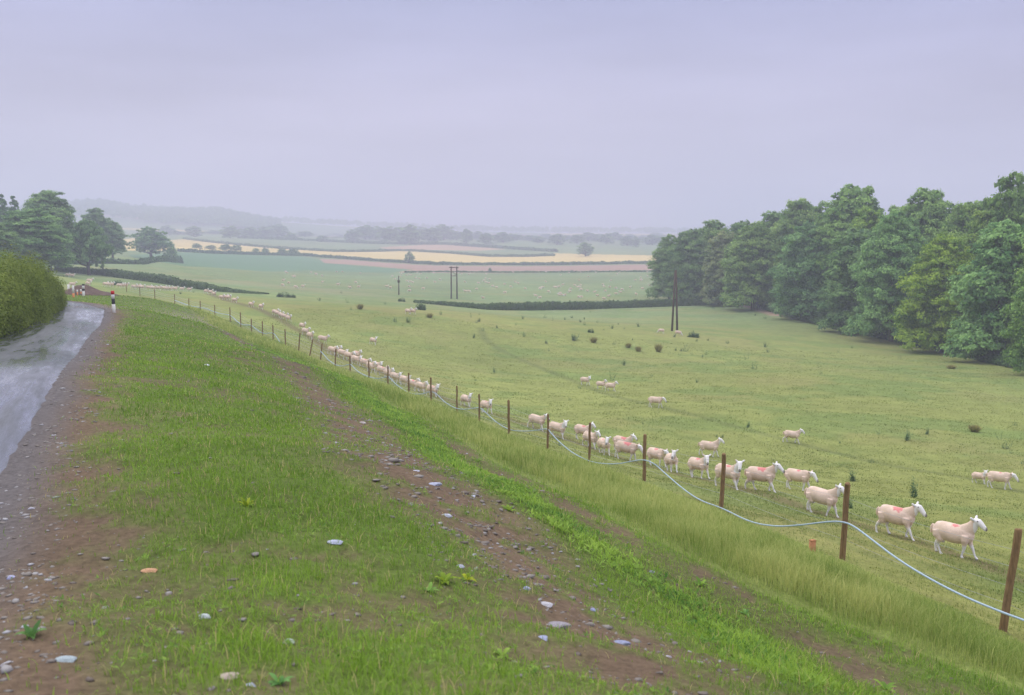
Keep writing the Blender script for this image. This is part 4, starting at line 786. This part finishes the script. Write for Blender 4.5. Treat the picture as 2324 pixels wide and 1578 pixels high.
# left group
tree_px("broadleaf_tree", NEARP[2], 104, 422, 236, 150, (.85, .95, .95), "tallest tree on the left, rising above the broad dense one", "trees on the left", .5)
tree_px("broadleaf_tree", NEARP[1], 62, 468, 205, 185, (.85, 1.0, .95), "broad dense tree filling the left edge above the hedge", "trees on the left", 2)
tree_px("broadleaf_tree", NEARP[2], -20, 500, 190, 130, (.85, .95, .9), "dense tree cut by the left edge of the view", "trees on the left", 1)
CON = tree_proto(706, 20, 7, .05, 9000, .4, 30, 'cone', trunk_r=.25)
for k, (u, vt, Y, w) in enumerate([(4, 436, 262, 62), (30, 440, 268, 55)]): tree_px("conifer", CON, u, vt, Y, w, (.6, .75, .8), ("dark pointed conifer at the extreme left edge", "dark conifer second from the left edge")[k], "trees on the left", k)
tree_px("broadleaf_tree", OAK, 196, 497, 236, 108, (.75, .88, .95), "round dark tree with visible trunk right of the dense left trees", "trees on the left", 1.2)
tree_px("broadleaf_tree", LOOSE, 215, 469, 330, 75, (.8, .9, 1.0), "slender tall tree behind the round dark one", "trees on the left", 3)
tree_px("broadleaf_tree", NEARP[2], 252, 496, 332, 72, (.8, .92, 1.0), "leaning tree sloping down to the right of the slender one", "trees on the left", 3.6)
tree_px("oak_tree", OAK, 340, 514, 440, 98, (.75, .9, .95), "solitary spreading oak in the meadow left of the yellow field", None, .4)
SHR = tree_proto(707, 6, 8, .0, 4500, .34, 14, 'skirt', trunk_r=.12)
tree_px("shrub", SHR, 388, 552, 432, 30, (.75, .9, .95), "low round tree touching the right side of the solitary oak")
MP = [tree_proto(710 + k, 16, 15, .02, 5200, .85, 20, pf, trunk_r=.4) for k, pf in enumerate(('skirt', 'wide', 'dome'))]
tree_px("hawthorn", tree_proto(720, 8, 11, .05, 2400, .5, 15, 'cone', trunk_r=.3), 929, 570, gp(929, 598)[1], 34, (.8, .9, .95), "ragged dark tree on the hedge across the yellow field", None, .5)
tree_px("broadleaf_tree", tree_proto(721, 14, 15, .08, 4500, .6, 22, 'dome', trunk_r=.5), 1329, 548, 770, 50, (.8, .9, .9), "large rounded solitary tree in the far yellow field", None, .5)
tree_px("shrub", SHR, 1112, 607, gp(1112, 619)[1], 10, (.7, .8, .8), "small round bush at the edge of the brown field")
tree_px("shrub", SHR, 1254, 594, gp(1254, 602)[1], 12, (.8, .9, .9), "little bush on the hedge line left of the solitary field tree")
tree_px("shrub", SHR, 1115, 578, 800, 10, (1.2, 1.4, .9), "pale green bush on the boundary between the two yellow strips")
tree_px("poplar", tree_proto(722, 18, 9, .0, 2500, .7, 18, 'dome'), 1444, 535, 1000, 24, (.85, .92, 1.0), "upright tree standing nearer than the far belt, right of the solitary field tree")
HB = [(446,552,90),(477,556,28),(511,553,30),(536,555,30),(581,563,18),(602,562,20),(640,563,26),(664,564,30)]
for k, (u, vt, w) in enumerate(HB): tree_px("shrub", SHR, u, vt, 655, (26 if k == 0 else w) * 1.1, (.72, .84, .88), "hedgerow bush in the row below the yellow field", "hedgerow bushes below the yellow field", k)
BELT = [(376,511,34),(404,524,30),(439,511,38),(488,522,42),(522,512,40),(548,518,30),(567,514,36),(600,514,40),(629,507,52),(660,528,26),(691,524,38),(731,534,28),(763,537,22),(800,520,36),(829,508,48),(858,512,46),(884,513,46),(905,514,40),(928,508,50),(955,514,40),(978,514,44),(1007,508,48),(1036,524,34),(1059,517,26),(1083,524,30),(1103,528,32),(1120,532,30),(1142,526,40),(1172,531,34),(1202,533,34),(1222,536,28),(1244,538,28),(1264,529,36),(1286,534,34),(1310,532,36),(1336,526,44),(1358,534,34),(1376,529,34),(1394,526,38),(1424,535,32),(1460,538,30),(1481,531,42),(1500,534,40),(325,535,26),(300,532,24)]
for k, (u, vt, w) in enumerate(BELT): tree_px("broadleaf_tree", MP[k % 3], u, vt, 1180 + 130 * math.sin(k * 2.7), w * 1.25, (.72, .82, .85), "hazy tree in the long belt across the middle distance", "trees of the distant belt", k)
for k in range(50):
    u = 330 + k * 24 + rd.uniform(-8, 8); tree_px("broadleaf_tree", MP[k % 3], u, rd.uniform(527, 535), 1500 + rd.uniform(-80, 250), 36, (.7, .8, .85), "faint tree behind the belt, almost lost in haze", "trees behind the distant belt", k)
# woods on the far hills: one mass
rr = np.random.default_rng(41); xs, ys, ss = [], [], []
for u0, u1, Yc, cnt in ((60,300,1900,520),(300,345,1860,60),(340,440,1820,330),(430,560,1800,420),(560,640,1800,160),(330,620,1700,500),(640,2300,2300,900),(640,2300,2900,600),(100,330,1640,90)):
    uu_ = rr.uniform(u0, u1, cnt); yy_ = Yc + rr.normal(size=cnt) * 35 - 60 * (cnt > 450); xs.append((uu_ - CU) / FPX * yy_); ys.append(yy_)
x = np.concatenate(xs); y = np.concatenate(ys); z = bh(x, y); rep = 60; m = len(x) * rep
cc_ = np.repeat(np.c_[x, y, z + 3 + 7 * rr.random(len(x))], rep, 0); d = rand_dirs(m, rr); d[:, 2] = abs(d[:, 2]); cc_ = cc_ + d * np.array([6, 6, 6.5]) * rr.uniform(.6, 1, m)[:, None]; U, V_ = leaf_axes(d, 1.7, rr); Vq, Fq, Tq = quads(cc_, U, V_, np.clip(.3 + .2 * rr.normal(size=m), 0, 1))
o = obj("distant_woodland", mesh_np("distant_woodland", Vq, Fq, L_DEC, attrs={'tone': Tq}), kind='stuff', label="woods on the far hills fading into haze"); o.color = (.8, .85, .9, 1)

# ------------------------------------------------------------------ hedges
L_HEDGE = leafmat("hedge_foliage", (.045, .10, .038), (.16, .25, .08), .25)
L_HEDGE2 = leafmat("roadside_hedge_foliage", (.095, .145, .022), (.30, .37, .07), .35)
def hedge(name, line, ht, wd, n, leaf, mat, lab, seed, color=(1, 1, 1), rag=.25, core=True, group=None):
    rr = np.random.default_rng(seed); L = resample(line, max(.4, wd * .4)); s = np.r_[0, np.cumsum(np.hypot(*np.diff(L, axis=0).T))]; tot = s[-1]; q = rr.uniform(0, tot, n)
    fx = lambda q: np.c_[np.interp(q, s, L[:, 0]), np.interp(q, s, L[:, 1])]
    c = fx(q); d = fx(np.minimum(q + .5, tot)) - fx(np.maximum(q - .5, 0)); d /= np.linalg.norm(d, axis=1)[:, None]; sd_ = np.c_[-d[:, 1], d[:, 0]]
    hp = np.interp(q / tot, np.linspace(0, 1, len(ht)), ht) if hasattr(ht, '__len__') else np.full(n, ht); hp = hp * (1 - rag + 2 * rag * fbm(q / (wd * 1.2), q * 0, seed)); wp = wd * (.8 + .4 * fbm(q / wd, q * 0 + 3, seed + 1))
    th = rr.uniform(-.1, math.pi + .1, n); ra = rr.uniform(.8, 1.02, n) + .28 * (vnoise(q / max(.35, leaf * 2.2), th * 2.5, seed + 9) - .5) + .22 * rr.random(n)**5; cs, sn = np.cos(th), np.sin(th); ex = np.sign(cs) * abs(cs)**.6; ez = np.clip(sn, -.1, 1)**1 if False else np.sign(sn) * abs(sn)**.6
    off = ex * wp / 2 * ra; hz = ez * hp * ra; low = rr.random(n) < .25; hz = np.where(low, rr.uniform(0, .5, n) * hp, hz); off = np.where(low, np.sign(off) * wp / 2 * rr.uniform(.8, 1.1, n), off)
    x, y = c[:, 0] + sd_[:, 0] * off, c[:, 1] + sd_[:, 1] * off; z = bh(x, y) + hz
    nn = np.c_[sd_ * (ex[:, None]), ez] + rand_dirs(n, rr) * .7; nn /= np.linalg.norm(nn, axis=1)[:, None]; U, V_ = leaf_axes(nn, leaf, rr); base = np.array([c[0, 0], c[0, 1], 0])
    Vq, Fq, Tq = quads(np.c_[x, y, z], U, V_, np.clip(.45 + .5 * (fbm(q / 1.5, hz * 1.2, seed + 5) - .5) + .2 * rr.normal(size=n), 0, 1))
    Vs = [Vq]; Fs = Fq
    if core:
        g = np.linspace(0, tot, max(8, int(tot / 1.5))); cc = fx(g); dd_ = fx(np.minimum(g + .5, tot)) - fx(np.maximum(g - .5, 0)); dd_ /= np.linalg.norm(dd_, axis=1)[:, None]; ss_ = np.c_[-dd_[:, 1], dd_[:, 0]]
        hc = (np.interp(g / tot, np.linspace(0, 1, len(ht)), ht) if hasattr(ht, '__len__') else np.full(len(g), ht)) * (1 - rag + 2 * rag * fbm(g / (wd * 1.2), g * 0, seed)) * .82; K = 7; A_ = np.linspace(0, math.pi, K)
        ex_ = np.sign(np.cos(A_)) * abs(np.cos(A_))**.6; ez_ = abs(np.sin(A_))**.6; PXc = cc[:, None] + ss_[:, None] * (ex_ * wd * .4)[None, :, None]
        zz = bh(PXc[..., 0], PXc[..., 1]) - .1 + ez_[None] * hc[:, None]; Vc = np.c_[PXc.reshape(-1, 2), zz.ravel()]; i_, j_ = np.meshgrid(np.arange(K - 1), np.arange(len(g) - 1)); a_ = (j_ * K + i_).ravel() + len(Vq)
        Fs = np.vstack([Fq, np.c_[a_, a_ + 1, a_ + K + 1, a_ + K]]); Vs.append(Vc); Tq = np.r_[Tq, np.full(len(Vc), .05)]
    Vall = np.vstack(Vs); o0 = Vall[0].copy(); Vall = Vall - o0
    obj(name, mesh_np(name, Vall, Fs, mat, attrs={'tone': Tq}), loc=tuple(o0), label=lab, cat="hedge", color=color, group=group)
hl = np.array([(-13.9,22),(-17.0,29.5),(-18.8,34),(-21.4,41),(-24.3,49),(-26.9,56),(-28.7,60.5)], float)
hedge("roadside_hedge", hl, [1.85,1.85,1.9,2.0,2.4,2.45,2.1,1.2], 2.6, 120000, .055, L_HEDGE2, "tall brownish green hedge beside the lane at the left edge", 51, rag=.28)
hedge("hedge", gpl([(940,694),(1000,700),(1100,703),(1250,703),(1400,699),(1550,694),(1650,690)], y0=200), [.4,.8,1.3,1.5,1.55,1.5,1.55,1.5,1.2], 1.6, 40000, .2, L_HEDGE, "dark trimmed hedge crossing the picture behind the near field", 52, rag=.12)
hedge("hedge", np.vstack([gpl([(128,616),(240,626),(350,641),(440,654)]), gpl([(530,664),(600,668)])]), [1.3,1.5,1.6,1.5,1.0,.15], 2.0, 40000, .2, L_HEDGE, "dark hedge slanting down from the left trees above the file of sheep", 53, rag=.2)
hedge("hedge", gpl([(160,600),(230,598),(320,600),(410,597)]), [1.2,1.5,1.4,2.6,2.4], 2.2, 7000, .4, L_HEDGE, "low broken hedge in the meadow below the oak", 54, (.85, .95, 1), rag=.45)
hedge("hedge", gpl([(404,571),(466,575),(553,578),(688,581),(781,588),(916,597),(987,601),(1110,602),(1250,602),(1490,598)], y0=500), 1.5, 3, 16000, .7, L_HEDGE, "far hedge between the yellow field and the brown strip", 55, (.9, 1, 1), rag=.3)
hedge("hedge", gpl([(418,543),(482,551),(547,557),(623,564),(764,572),(834,572),(905,570),(942,571),(1026,576),(1110,583),(1195,583),(1257,581)], y0=500), 1.5, 3, 10000, .8, L_HEDGE, "farther thin hedge along the top of the yellow field", 56, (.9, 1, 1), rag=.3)
hedge("hedge", gpl([(540,541),(700,547),(860,554),(1010,555),(1120,563),(1260,572)], y0=700), 2.2, 5, 9000, 1.2, L_HEDGE, "hazy hedge at the foot of the distant belt of trees", 57, (.9, 1, 1), rag=.4)
hedge("hedge", gpl([(920,619),(1000,618),(1240,619),(1400,618),(1490,617)], y0=350), .6, 1.6, 5000, .5, L_HEDGE, "thin scrubby line between the brown strip and the far sheep field", 58, (1.1, 1.2, 1.1), rag=.5)
# bramble and nettles along the wood
rr = np.random.default_rng(61); L = resample(gpl([(1690,694),(1880,746),(2010,773),(2140,799),(2324,843)]), .5); L = np.vstack([L, resample(np.array([L[-1], [57, 86], [60, 60]]), .5)]); m = 60000; idx = rr.integers(0, len(L), m)
x = L[idx, 0] + abs(rr.normal(size=m)) * 2.2 + .3; y = L[idx, 1] + rr.normal(size=m) * .6; tall = .5 + 1.6 * fbm(x * .3, y * .3, 62); z = bh(x, y) + tall * rr.random(m)**.7 * np.clip((x - L[idx, 0]) * .7 + .3, .3, 1.2); nn = rand_dirs(m, rr) + np.array([-.3, -.5, .7]); nn /= np.linalg.norm(nn, axis=1)[:, None]
U, V_ = leaf_axes(nn, .16, rr); Vq, Fq, Tq = quads(np.c_[x, y, z], U, V_, np.clip(.4 + .25 * rr.normal(size=m), 0, 1)); obj("undergrowth", mesh_np("undergrowth", Vq, Fq, leafmat("undergrowth_leaves", (.04, .09, .03), (.13, .24, .07), .2), attrs={'tone': Tq}), kind='stuff', label="nettles and brambles along the foot of the wood")
# wood-edge fence, pale posts
MAT_PALE = simple("pale_post", (.62, .62, .60), .8, 5, .8, 1.1); wf = bpy.data.objects.new("wood_fence", None); COL.objects.link(wf); PL = [(2027,772),(2049,775),(2068,777),(2088,780),(2108,784),(2262,815),(2288,822),(2313,828),(1875,741),(1960,757)]
X0, Y0 = gp(2027, 772); wf.location = (X0, Y0, float(bh(X0, Y0))); wf['label'] = "broken line of pale posts at the foot of the wood on the right"; wf['category'] = "fence"
for k, (u, v) in enumerate(PL):
    X, Y = gp(u, v + 2); mb = MB(); mb.tube([(0, 0, -.2), (0, 0, .6), (.01, 0, 1.25)], .05, 7)
    obj("post", mb.mesh("post", MAT_PALE if k < 8 else MAT_POST, True), wf, loc=(X - X0 - .6, Y - Y0 - .6, float(bh(X, Y)) - wf.location[2]))
    if k == 0: mb = MB(); mb.tube([(.05, 0, 1.1), (.75, 0, .1)], .05, 7); obj("brace", mb.mesh("brace", MAT_PALE, True), wf, loc=(-.6, -.6, 0))

# ------------------------------------------------------------------ thistles, tussocks and bushes of the field
L_THIS = leafmat("thistle_leaves", (.06, .12, .055), (.16, .26, .11), .25)
L_TUSS = leafmat("tussock_blades", (.20, .21, .08), (.50, .44, .18), .3)
def thistle_mesh(seed, stems, Ht):
    rr = np.random.default_rng(seed); C, U, V_, T = [], [], [], []; 
    for s_ in range(stems * 2):
        bx, by = rr.normal(size=2) * .16 * Ht; lx, ly = rr.normal(size=2) * .2; h = Ht * rr.uniform(.35, 1); m = 15
        for k in range(m):
            t_ = (k + rr.random()) / m; th = k * 2.4 + rr.normal() * .5; l = (.2 * (1 - .5 * t_) + .03) * Ht * rr.uniform(.5, 1.3); d = np.array([math.cos(th), math.sin(th), .45]); d /= np.linalg.norm(d); c = np.array([bx + lx * t_, by + ly * t_, h * t_])
            C.append(c + d * l * .5); U.append(d * l * .6); V_.append(np.cross(d, [0, 0, 1.]) * l * .3); T.append(rr.uniform(.1, .8))
        C.append(np.array([bx + lx * .5, by + ly * .5, h * .5])); U.append(np.array([lx * .5, ly * .5, h * .5])); V_.append(np.array([.012, .012, 0])); T.append(.2)
    Vq, Fq, Tq = quads(np.array(C), np.array(U), np.array(V_), np.array(T)); return mesh_np("thistle", Vq, Fq, L_THIS, attrs={'tone': Tq})
def tussock_mesh(seed, m=420):
    rr = np.random.default_rng(seed); th = rr.uniform(0, 6.28, m); ln = rr.uniform(.05, .55, m); d = np.c_[np.cos(th) * ln, np.sin(th) * ln, rr.uniform(.5, 1, m)]; C = d * .5 + np.c_[rr.normal(size=(m, 2)) * .09, np.zeros(m)]; sd_ = np.c_[-np.sin(th), np.cos(th), np.zeros(m)] * .022
    Vq, Fq, Tq = quads(C, d * .5, sd_, rr.random(m)); return mesh_np("tussock", Vq, Fq, L_TUSS, attrs={'tone': Tq})
def bush_mesh(seed, m=1100):
    rr = np.random.default_rng(seed); d = rand_dirs(m, rr); d[:, 2] = abs(d[:, 2]); cc = np.c_[rr.uniform(-.75, .75, 9), rr.uniform(-.3, .3, 9), np.zeros(9)]; sc = rr.uniform(.35, .85, 9)[:, None]; sc[0] = 1; cc[0] = 0; pk = rr.integers(0, 9, m); C = cc[pk] + sc[pk] * d * np.array([.6, .5, 1]) * (rr.uniform(.4, 1, m) * (.7 + .6 * vnoise(d[:, 0] * 4 + 9, d[:, 1] * 4, seed + 2)))[:, None] * (1 + .4 * (vnoise(d[:, 0] * 3, d[:, 1] * 3, seed) - .5))[:, None]; U, V_ = leaf_axes(rand_dirs(m, rr) * .7 + np.array([0, 0, .5]), .10, rr); Vq, Fq, Tq = quads(C, U, V_, rr.random(m)); return mesh_np("bush", Vq, Fq, L_THIS, attrs={'tone': Tq})
TM = [thistle_mesh(800, 1, 1), thistle_mesh(801, 3, 1), thistle_mesh(802, 6, 1)]; UM = [tussock_mesh(803), tussock_mesh(804)]; BM = [bush_mesh(805), bush_mesh(806)]
def z8(a_, b_): return 1266 + a_ / 4.377, 653.5 + b_ / 4.377
def zB(a_, b_): return 1674.6 + a_ / 3.22, 939.4 + b_ / 3.22
def z3(a_, b_): return 857.7 + a_ / 3.556, 449.3 + b_ / 3.556
def z2(a_, b_): return 285.9 + a_ / 3.556, 449.3 + b_ / 3.556
PLANTS = [('t',)+z8(a_, b_)+(h_ / 4.377,) for a_, b_, h_ in [(320,245,18),(68,318,22),(135,300,22),(262,315,25),(262,372,42),(165,525,60),(390,345,25),(455,420,15),(535,405,38),(600,365,15),(660,410,25),(803,388,40),(555,565,35),(740,520,25),(1155,490,40),(1490,525,25),(1685,555,50),(2065,590,50),(1880,720,74),(1945,815,90),(650,770,62),(535,920,90),(935,880,32),(1383,940,38),(1215,672,45),(1265,635,72),(1168,625,38),(1220,630,35),(1335,665,30),(1440,688,30),(1468,665,35),(215,1000,45),(205,645,25),(2045,650,16),(2140,685,20)]]
PLANTS += [('t',)+zB(a_, b_)+(h_ / 3.22,) for a_, b_, h_ in [(1245,195,78),(1915,190,60),(1955,255,68),(830,485,92),(745,380,38),(980,360,42),(78,98,48),(1665,310,27),(2085,370,48),(810,690,90),(920,28,32),(2030,85,36),(1385,150,48),(1030,155,64)]]
PLANTS += [('t',)+z3(a_, b_)+(h_ / 3.556,) for a_, b_, h_ in [(133,1000,45),(245,1005,45),(745,965,50),(820,945,16),(815,1000,32),(795,1010,27),(1172,978,27),(1345,970,27),(1408,990,32),(1510,982,20),(1565,970,20),(60,860,25),(1175,1120,42),(1587,1150,57),(960,1050,26),(510,945,40)]]
PLANTS += [('t',)+z2(a_, b_)+(h_ / 3.556,) for a_, b_, h_ in [(1560,830,25),(1785,850,40),(1815,905,32),(1735,770,22),(440,775,22),(545,765,24)]]
rdt = random.Random(9)
for k in range(46): PLANTS.append(("t", rdt.uniform(960, 2300), 700 + 330 * rdt.random()**1.5, 5 + 7 * rdt.random()))
PLAIN_T = "dark green thistle standing in the grazed field"
for k, (kd, u, v, h_) in enumerate(PLANTS):
    X, Y = gp(u, v, y0=12); s_ = max(.2, 1.2 * h_ * Y / FPX); obj("thistle", TM[(k * 7) % 3 if h_ > 8 else 1 + k % 2], loc=(X, Y, H1(X, Y) - .02), rotz=k, label=PLAIN_T, cat="thistle", group="thistles scattered over the field", scale=(s_ * .9, s_ * .9, s_))
X, Y = gp(*zB(1280, 615), y0=12); s_ = 170 / 3.22 * Y / FPX; obj("thistle", TM[2], loc=(X, Y, H1(X, Y)), label="tallest pointed thistle, alone in the field above the leading sheep", cat="thistle", scale=(s_ * .62, s_ * .62, s_))
SPEC = [('tussock',0,*z8(1000,637),92/4.377,1.1,"biggest tawny rush tussock in mid field below the leaning poles"),('tussock',1,*z8(700,595),55/4.377,1.5,"greenish tussock left of the biggest tawny one"),('tussock',0,*z8(800,632),62/4.377,1.4,"rush tussock between the greenish and the biggest tawny one"),('tussock',1,*z8(355,545),66/4.377,1.5,"wide tussock to the left in mid field"),
 ('tussock',0,*zB(1730,132),62/3.22,1.8,"broad brownish tussock near the right edge"),('tussock',1,2159,837,10,3.0,"low spreading brown tussock before the nearest wood trees"),('tussock',0,*z3(418,967),42/3.556,1.8,"brown tussock near the brow below the pair of sheep"),('tussock',1,*z2(1890,900),50/3.556,1.5,"pale tussock on the brow at left centre"),
 ('bush',0,*z8(1340,492),60/4.377,1.6,"dark low bush right of the leaning pole pair"),('bush',1,*z8(325,445),45/4.377,1.1,"small dark bush on the upper slope left of the poles"),('bush',0,*z3(340,905),66/3.556,1.1,"dark bush on the field brow above the brown tussock"),('bush',1,*z2(1270,802),45/3.556,2.0,"dark wide bush on the brow at the end of the slanting hedge"),('bush',0,*z2(1345,806),32/3.556,1.2,"smaller dark bush beside the wide one on the brow"),
 ('bush',1,*z3(190,838),36/3.556,1.3,"bush at the foot of the single telegraph pole"),('bush',0,254,647,9,1.6,"greenish bush between the slanting hedge and the file of sheep"),('bush',1,268,645,10,1.8,"larger greenish bush beside it above the file of sheep")]
for kd, i_, u, v, h_, wf_, lab in SPEC:
    X, Y = gp(u, v, y0=12); s_ = h_ * Y / FPX; obj(kd, (UM if kd == 'tussock' else BM)[i_], loc=(X, Y, H1(X, Y) - .03), label=lab, cat=kd, scale=(s_ * wf_ * (.65 if kd == 'bush' else 1),) * 2 + (s_ * (1.15 if kd == 'bush' else 1),), color=(1, 1, 1))

# ------------------------------------------------------------------ poles
MAT_POLE = simple("tarred_pole", (.10, .075, .06), .85, 6, .7, 1.3, .2)
def empty(name, X, Y, lab, cat, z=None):
    e = bpy.data.objects.new(name, None); COL.objects.link(e); e.location = (X, Y, float(bh(X, Y)) if z is None else z); e['label'] = lab; e['category'] = cat; return e
def topz(u, v, Y): return float(ratio(u, v)[1] * Y)
X, Y = gp(1531, 752); e = empty("telegraph_pole", X, Y, "pair of wooden poles leaning together into a narrow A in the near field", "pole"); ht = topz(1531, 613, Y) - e.location[2]
for s_ in (-1, 1): mb = MB(); mb.tube([(s_ * .40, 0, -.5), (s_ * .07, 0, ht)], np.array([.17, .11]), 9); obj("pole", mb.mesh("pole", MAT_POLE, True), e)
mb = MB(); mb.box((0, 0, ht * .52), (.30, .05, .06)); mb.box((0, 0, ht * .93), (.16, .06, .07)); obj("cross_brace", mb.mesh("cross_brace", MAT_POLE), e)
Y = 236; X = float(ratio(1030.5, 650)[0] * Y); e = empty("telegraph_pole", X, Y, "H-shaped twin telegraph pole with crossarms at the hedge in the centre", "pole"); ht = topz(1030, 605, Y) - e.location[2]; hw = 6.6 * Y / FPX
for s_ in (-1, 1): mb = MB(); mb.tube([(s_ * hw, 0, -.5), (s_ * hw * .95, 0, ht)], np.array([.19, .14]), 9); obj("pole", mb.mesh("pole", MAT_POLE, True), e)
mb = MB(); mb.box((0, -.16, ht - .25), (hw + .45, .07, .09)); obj("crossarm", mb.mesh("crossarm", MAT_POLE), e)
mb = MB(); mb.box((0, -.16, ht - 2.2), (hw * .95, .06, .07)); mb.tube([(-hw, -.2, ht - 1.0), (hw, -.2, ht - 2.1)], .05, 6); obj("brace", mb.mesh("brace", MAT_POLE), e)
for s_ in (-1, 0, 1): mb = MB(); mb.tube([(0, 0, 0), (0, 0, .12), (0, 0, .26)], np.array([.05, .09, .06]), 8); obj("insulator", mb.mesh("insulator", MAT_PALE), e, loc=(s_ * (hw + .3), -.16, ht - .16))
Y = 232; X = float(ratio(905, 650)[0] * Y); e = empty("telegraph_pole", X, Y, "single thin pole rising from a bush left of the twin pole", "pole"); ht = topz(905, 626, Y) - e.location[2]
mb = MB(); mb.tube([(0, 0, -.4), (0, 0, ht)], np.array([.15, .11]), 9); obj("pole", mb.mesh("pole", MAT_POLE, True), e); mb = MB(); mb.box((0, -.14, ht - 1.3), (.28, .12, .28)); obj("transformer_box", mb.mesh("transformer_box", MAT_POLE), e)
Y = 262; X = float(ratio(231, 600)[0] * Y); e = empty("telegraph_pole", X, Y, "wooden pole before the round dark tree at the slanting hedge on the left", "pole"); ht = topz(229, 541, Y) - e.location[2]
mb = MB(); mb.tube([(.25, 0, -.4), (-.1, 0, ht)], np.array([.22, .16]), 9); obj("pole", mb.mesh("pole", MAT_POLE, True), e); mb = MB(); mb.box((0, -.2, ht - .4), (.7, .06, .08)); obj("crossarm", mb.mesh("crossarm", MAT_POLE), e)

# ------------------------------------------------------------------ road marker posts and spoil heap
M_W = simple("white_paint", (.80, .78, .76), .5, 12, .9, 1.05); M_K = simple("black_paint", (.03, .03, .035), .5); M_R = simple("red_reflector", (.62, .03, .03), .35, lo=.95, hi=1.05); M_O = simple("orange_paint", (.75, .30, .12), .6)
def marker(u, v, px_h, bands, lab, rad=.055, Y=None, tilt=0, name="marker_post"):
    if Y is None: X, Y = gp(u, v)
    else: X = float(ratio(u, v)[0] * Y)
    h = px_h * Y / FPX; e = empty(name, X, Y, lab, "post", H1(X, Y)); e.rotation_euler = (0, tilt, 0); z = -.15; tot = 0
    for nm, fr, mt, rf in bands:
        h0 = tot * h if tot else -.15; tot += fr; mb = MB(); mb.tube([(0, 0, h0), (0, 0, (h0 + tot * h) / 2), (0, 0, tot * h)], rad * rf, 12); obj(nm, mb.mesh(nm, mt, True), e)
marker(259, 710, 50, [("white_band", .40, M_W, 1.0), ("black_band", .24, M_K, .98), ("white_band", .20, M_W, 1.0), ("red_cap", .16, M_R, 1.06)], "red-topped black and white marker post on the verge at the road bend", rad=.095, tilt=-.03)
marker(190, 672, 27, [("white_band", .42, M_W, 1), ("black_band", .2, M_K, .98), ("white_band", .25, M_W, 1), ("black_cap", .13, M_K, 1.05)], "farther black and white marker post in front of the heap of earth", rad=.1)
marker(167, 675, 27, [("orange_band", .35, M_O, 1), ("white_band", .65, M_W, .95)], "white marker post with an orange foot left of the heap of earth", rad=.09)
marker(156, 664, 18, [("white_band", 1.0, M_W, 1)], "short plain white post against the hedge end", rad=.12)
for k, (u, v) in enumerate([(176, 671), (184, 670)]): marker(u, v, 13, [("orange_band", .6, M_O, 1), ("white_band", .4, M_W, 1)], ("left one of two small orange and white pegs before the heap of earth", "right one of two small orange and white pegs before the heap of earth")[k], rad=.06, name="marker_peg")
# heap of earth
X, Y = gp(200, 668); n_ = 46; g = np.linspace(-1, 1, n_); gx, gy = np.meshgrid(g, g); hx_ = gx * 2.7; hy_ = gy * 2.2; prof = np.clip(1 - (gx * 1.0)**2 - gy**2, 0, 1)**.9 * (.55 + .7 * np.exp(-((gx + .25) / .4)**2)) * .8 * (.8 + .5 * fbm(hx_ * 1.2, hy_ * 1.2, 91))
zz = bh(X + hx_, Y + hy_) - float(bh(X, Y)) + prof * .8 - .12 * (prof < .01); i, j = np.meshgrid(np.arange(n_ - 1), np.arange(n_ - 1)); a0 = (j * n_ + i).ravel()
obj("earth_heap", mesh_np("earth_heap", np.c_[hx_.ravel(), hy_.ravel(), zz.ravel()], np.c_[a0, a0 + 1, a0 + n_ + 1, a0 + n_], simple("dug_earth", (.12, .085, .07), .95, 3, .6, 1.4, .1, .6), True), loc=(X, Y, float(bh(X, Y))), label="heap of dug brown earth beyond the bend of the lane", cat="earth heap")

# ------------------------------------------------------------------ haze: one closed box of even thin air
HAZE_D = .00098
V = [(x_, y_, z_) for x_ in (-9500, 9500) for y_ in (-60, 9800) for z_ in (-24, 108)]
mh = bpy.data.materials.new("haze"); mh.use_nodes = True; t = mh.node_tree; t.nodes.clear(); o_ = N(t, 'ShaderNodeOutputMaterial'); pv = N(t, 'ShaderNodeVolumePrincipled')
pv.inputs['Color'].default_value = (.72, .735, .94, 1); pv.inputs['Density'].default_value = HAZE_D; pv.inputs['Anisotropy'].default_value = 0.15; t.links.new(pv.outputs[0], o_.inputs['Volume'])
me = bpy.data.meshes.new("haze"); me.from_pydata(V, [], [(0, 1, 3, 2), (4, 6, 7, 5), (0, 4, 5, 1), (2, 3, 7, 6), (0, 2, 6, 4), (1, 5, 7, 3)]); me.materials.append(mh); obj("haze", me, kind='stuff', label="thin lilac haze over the whole valley")
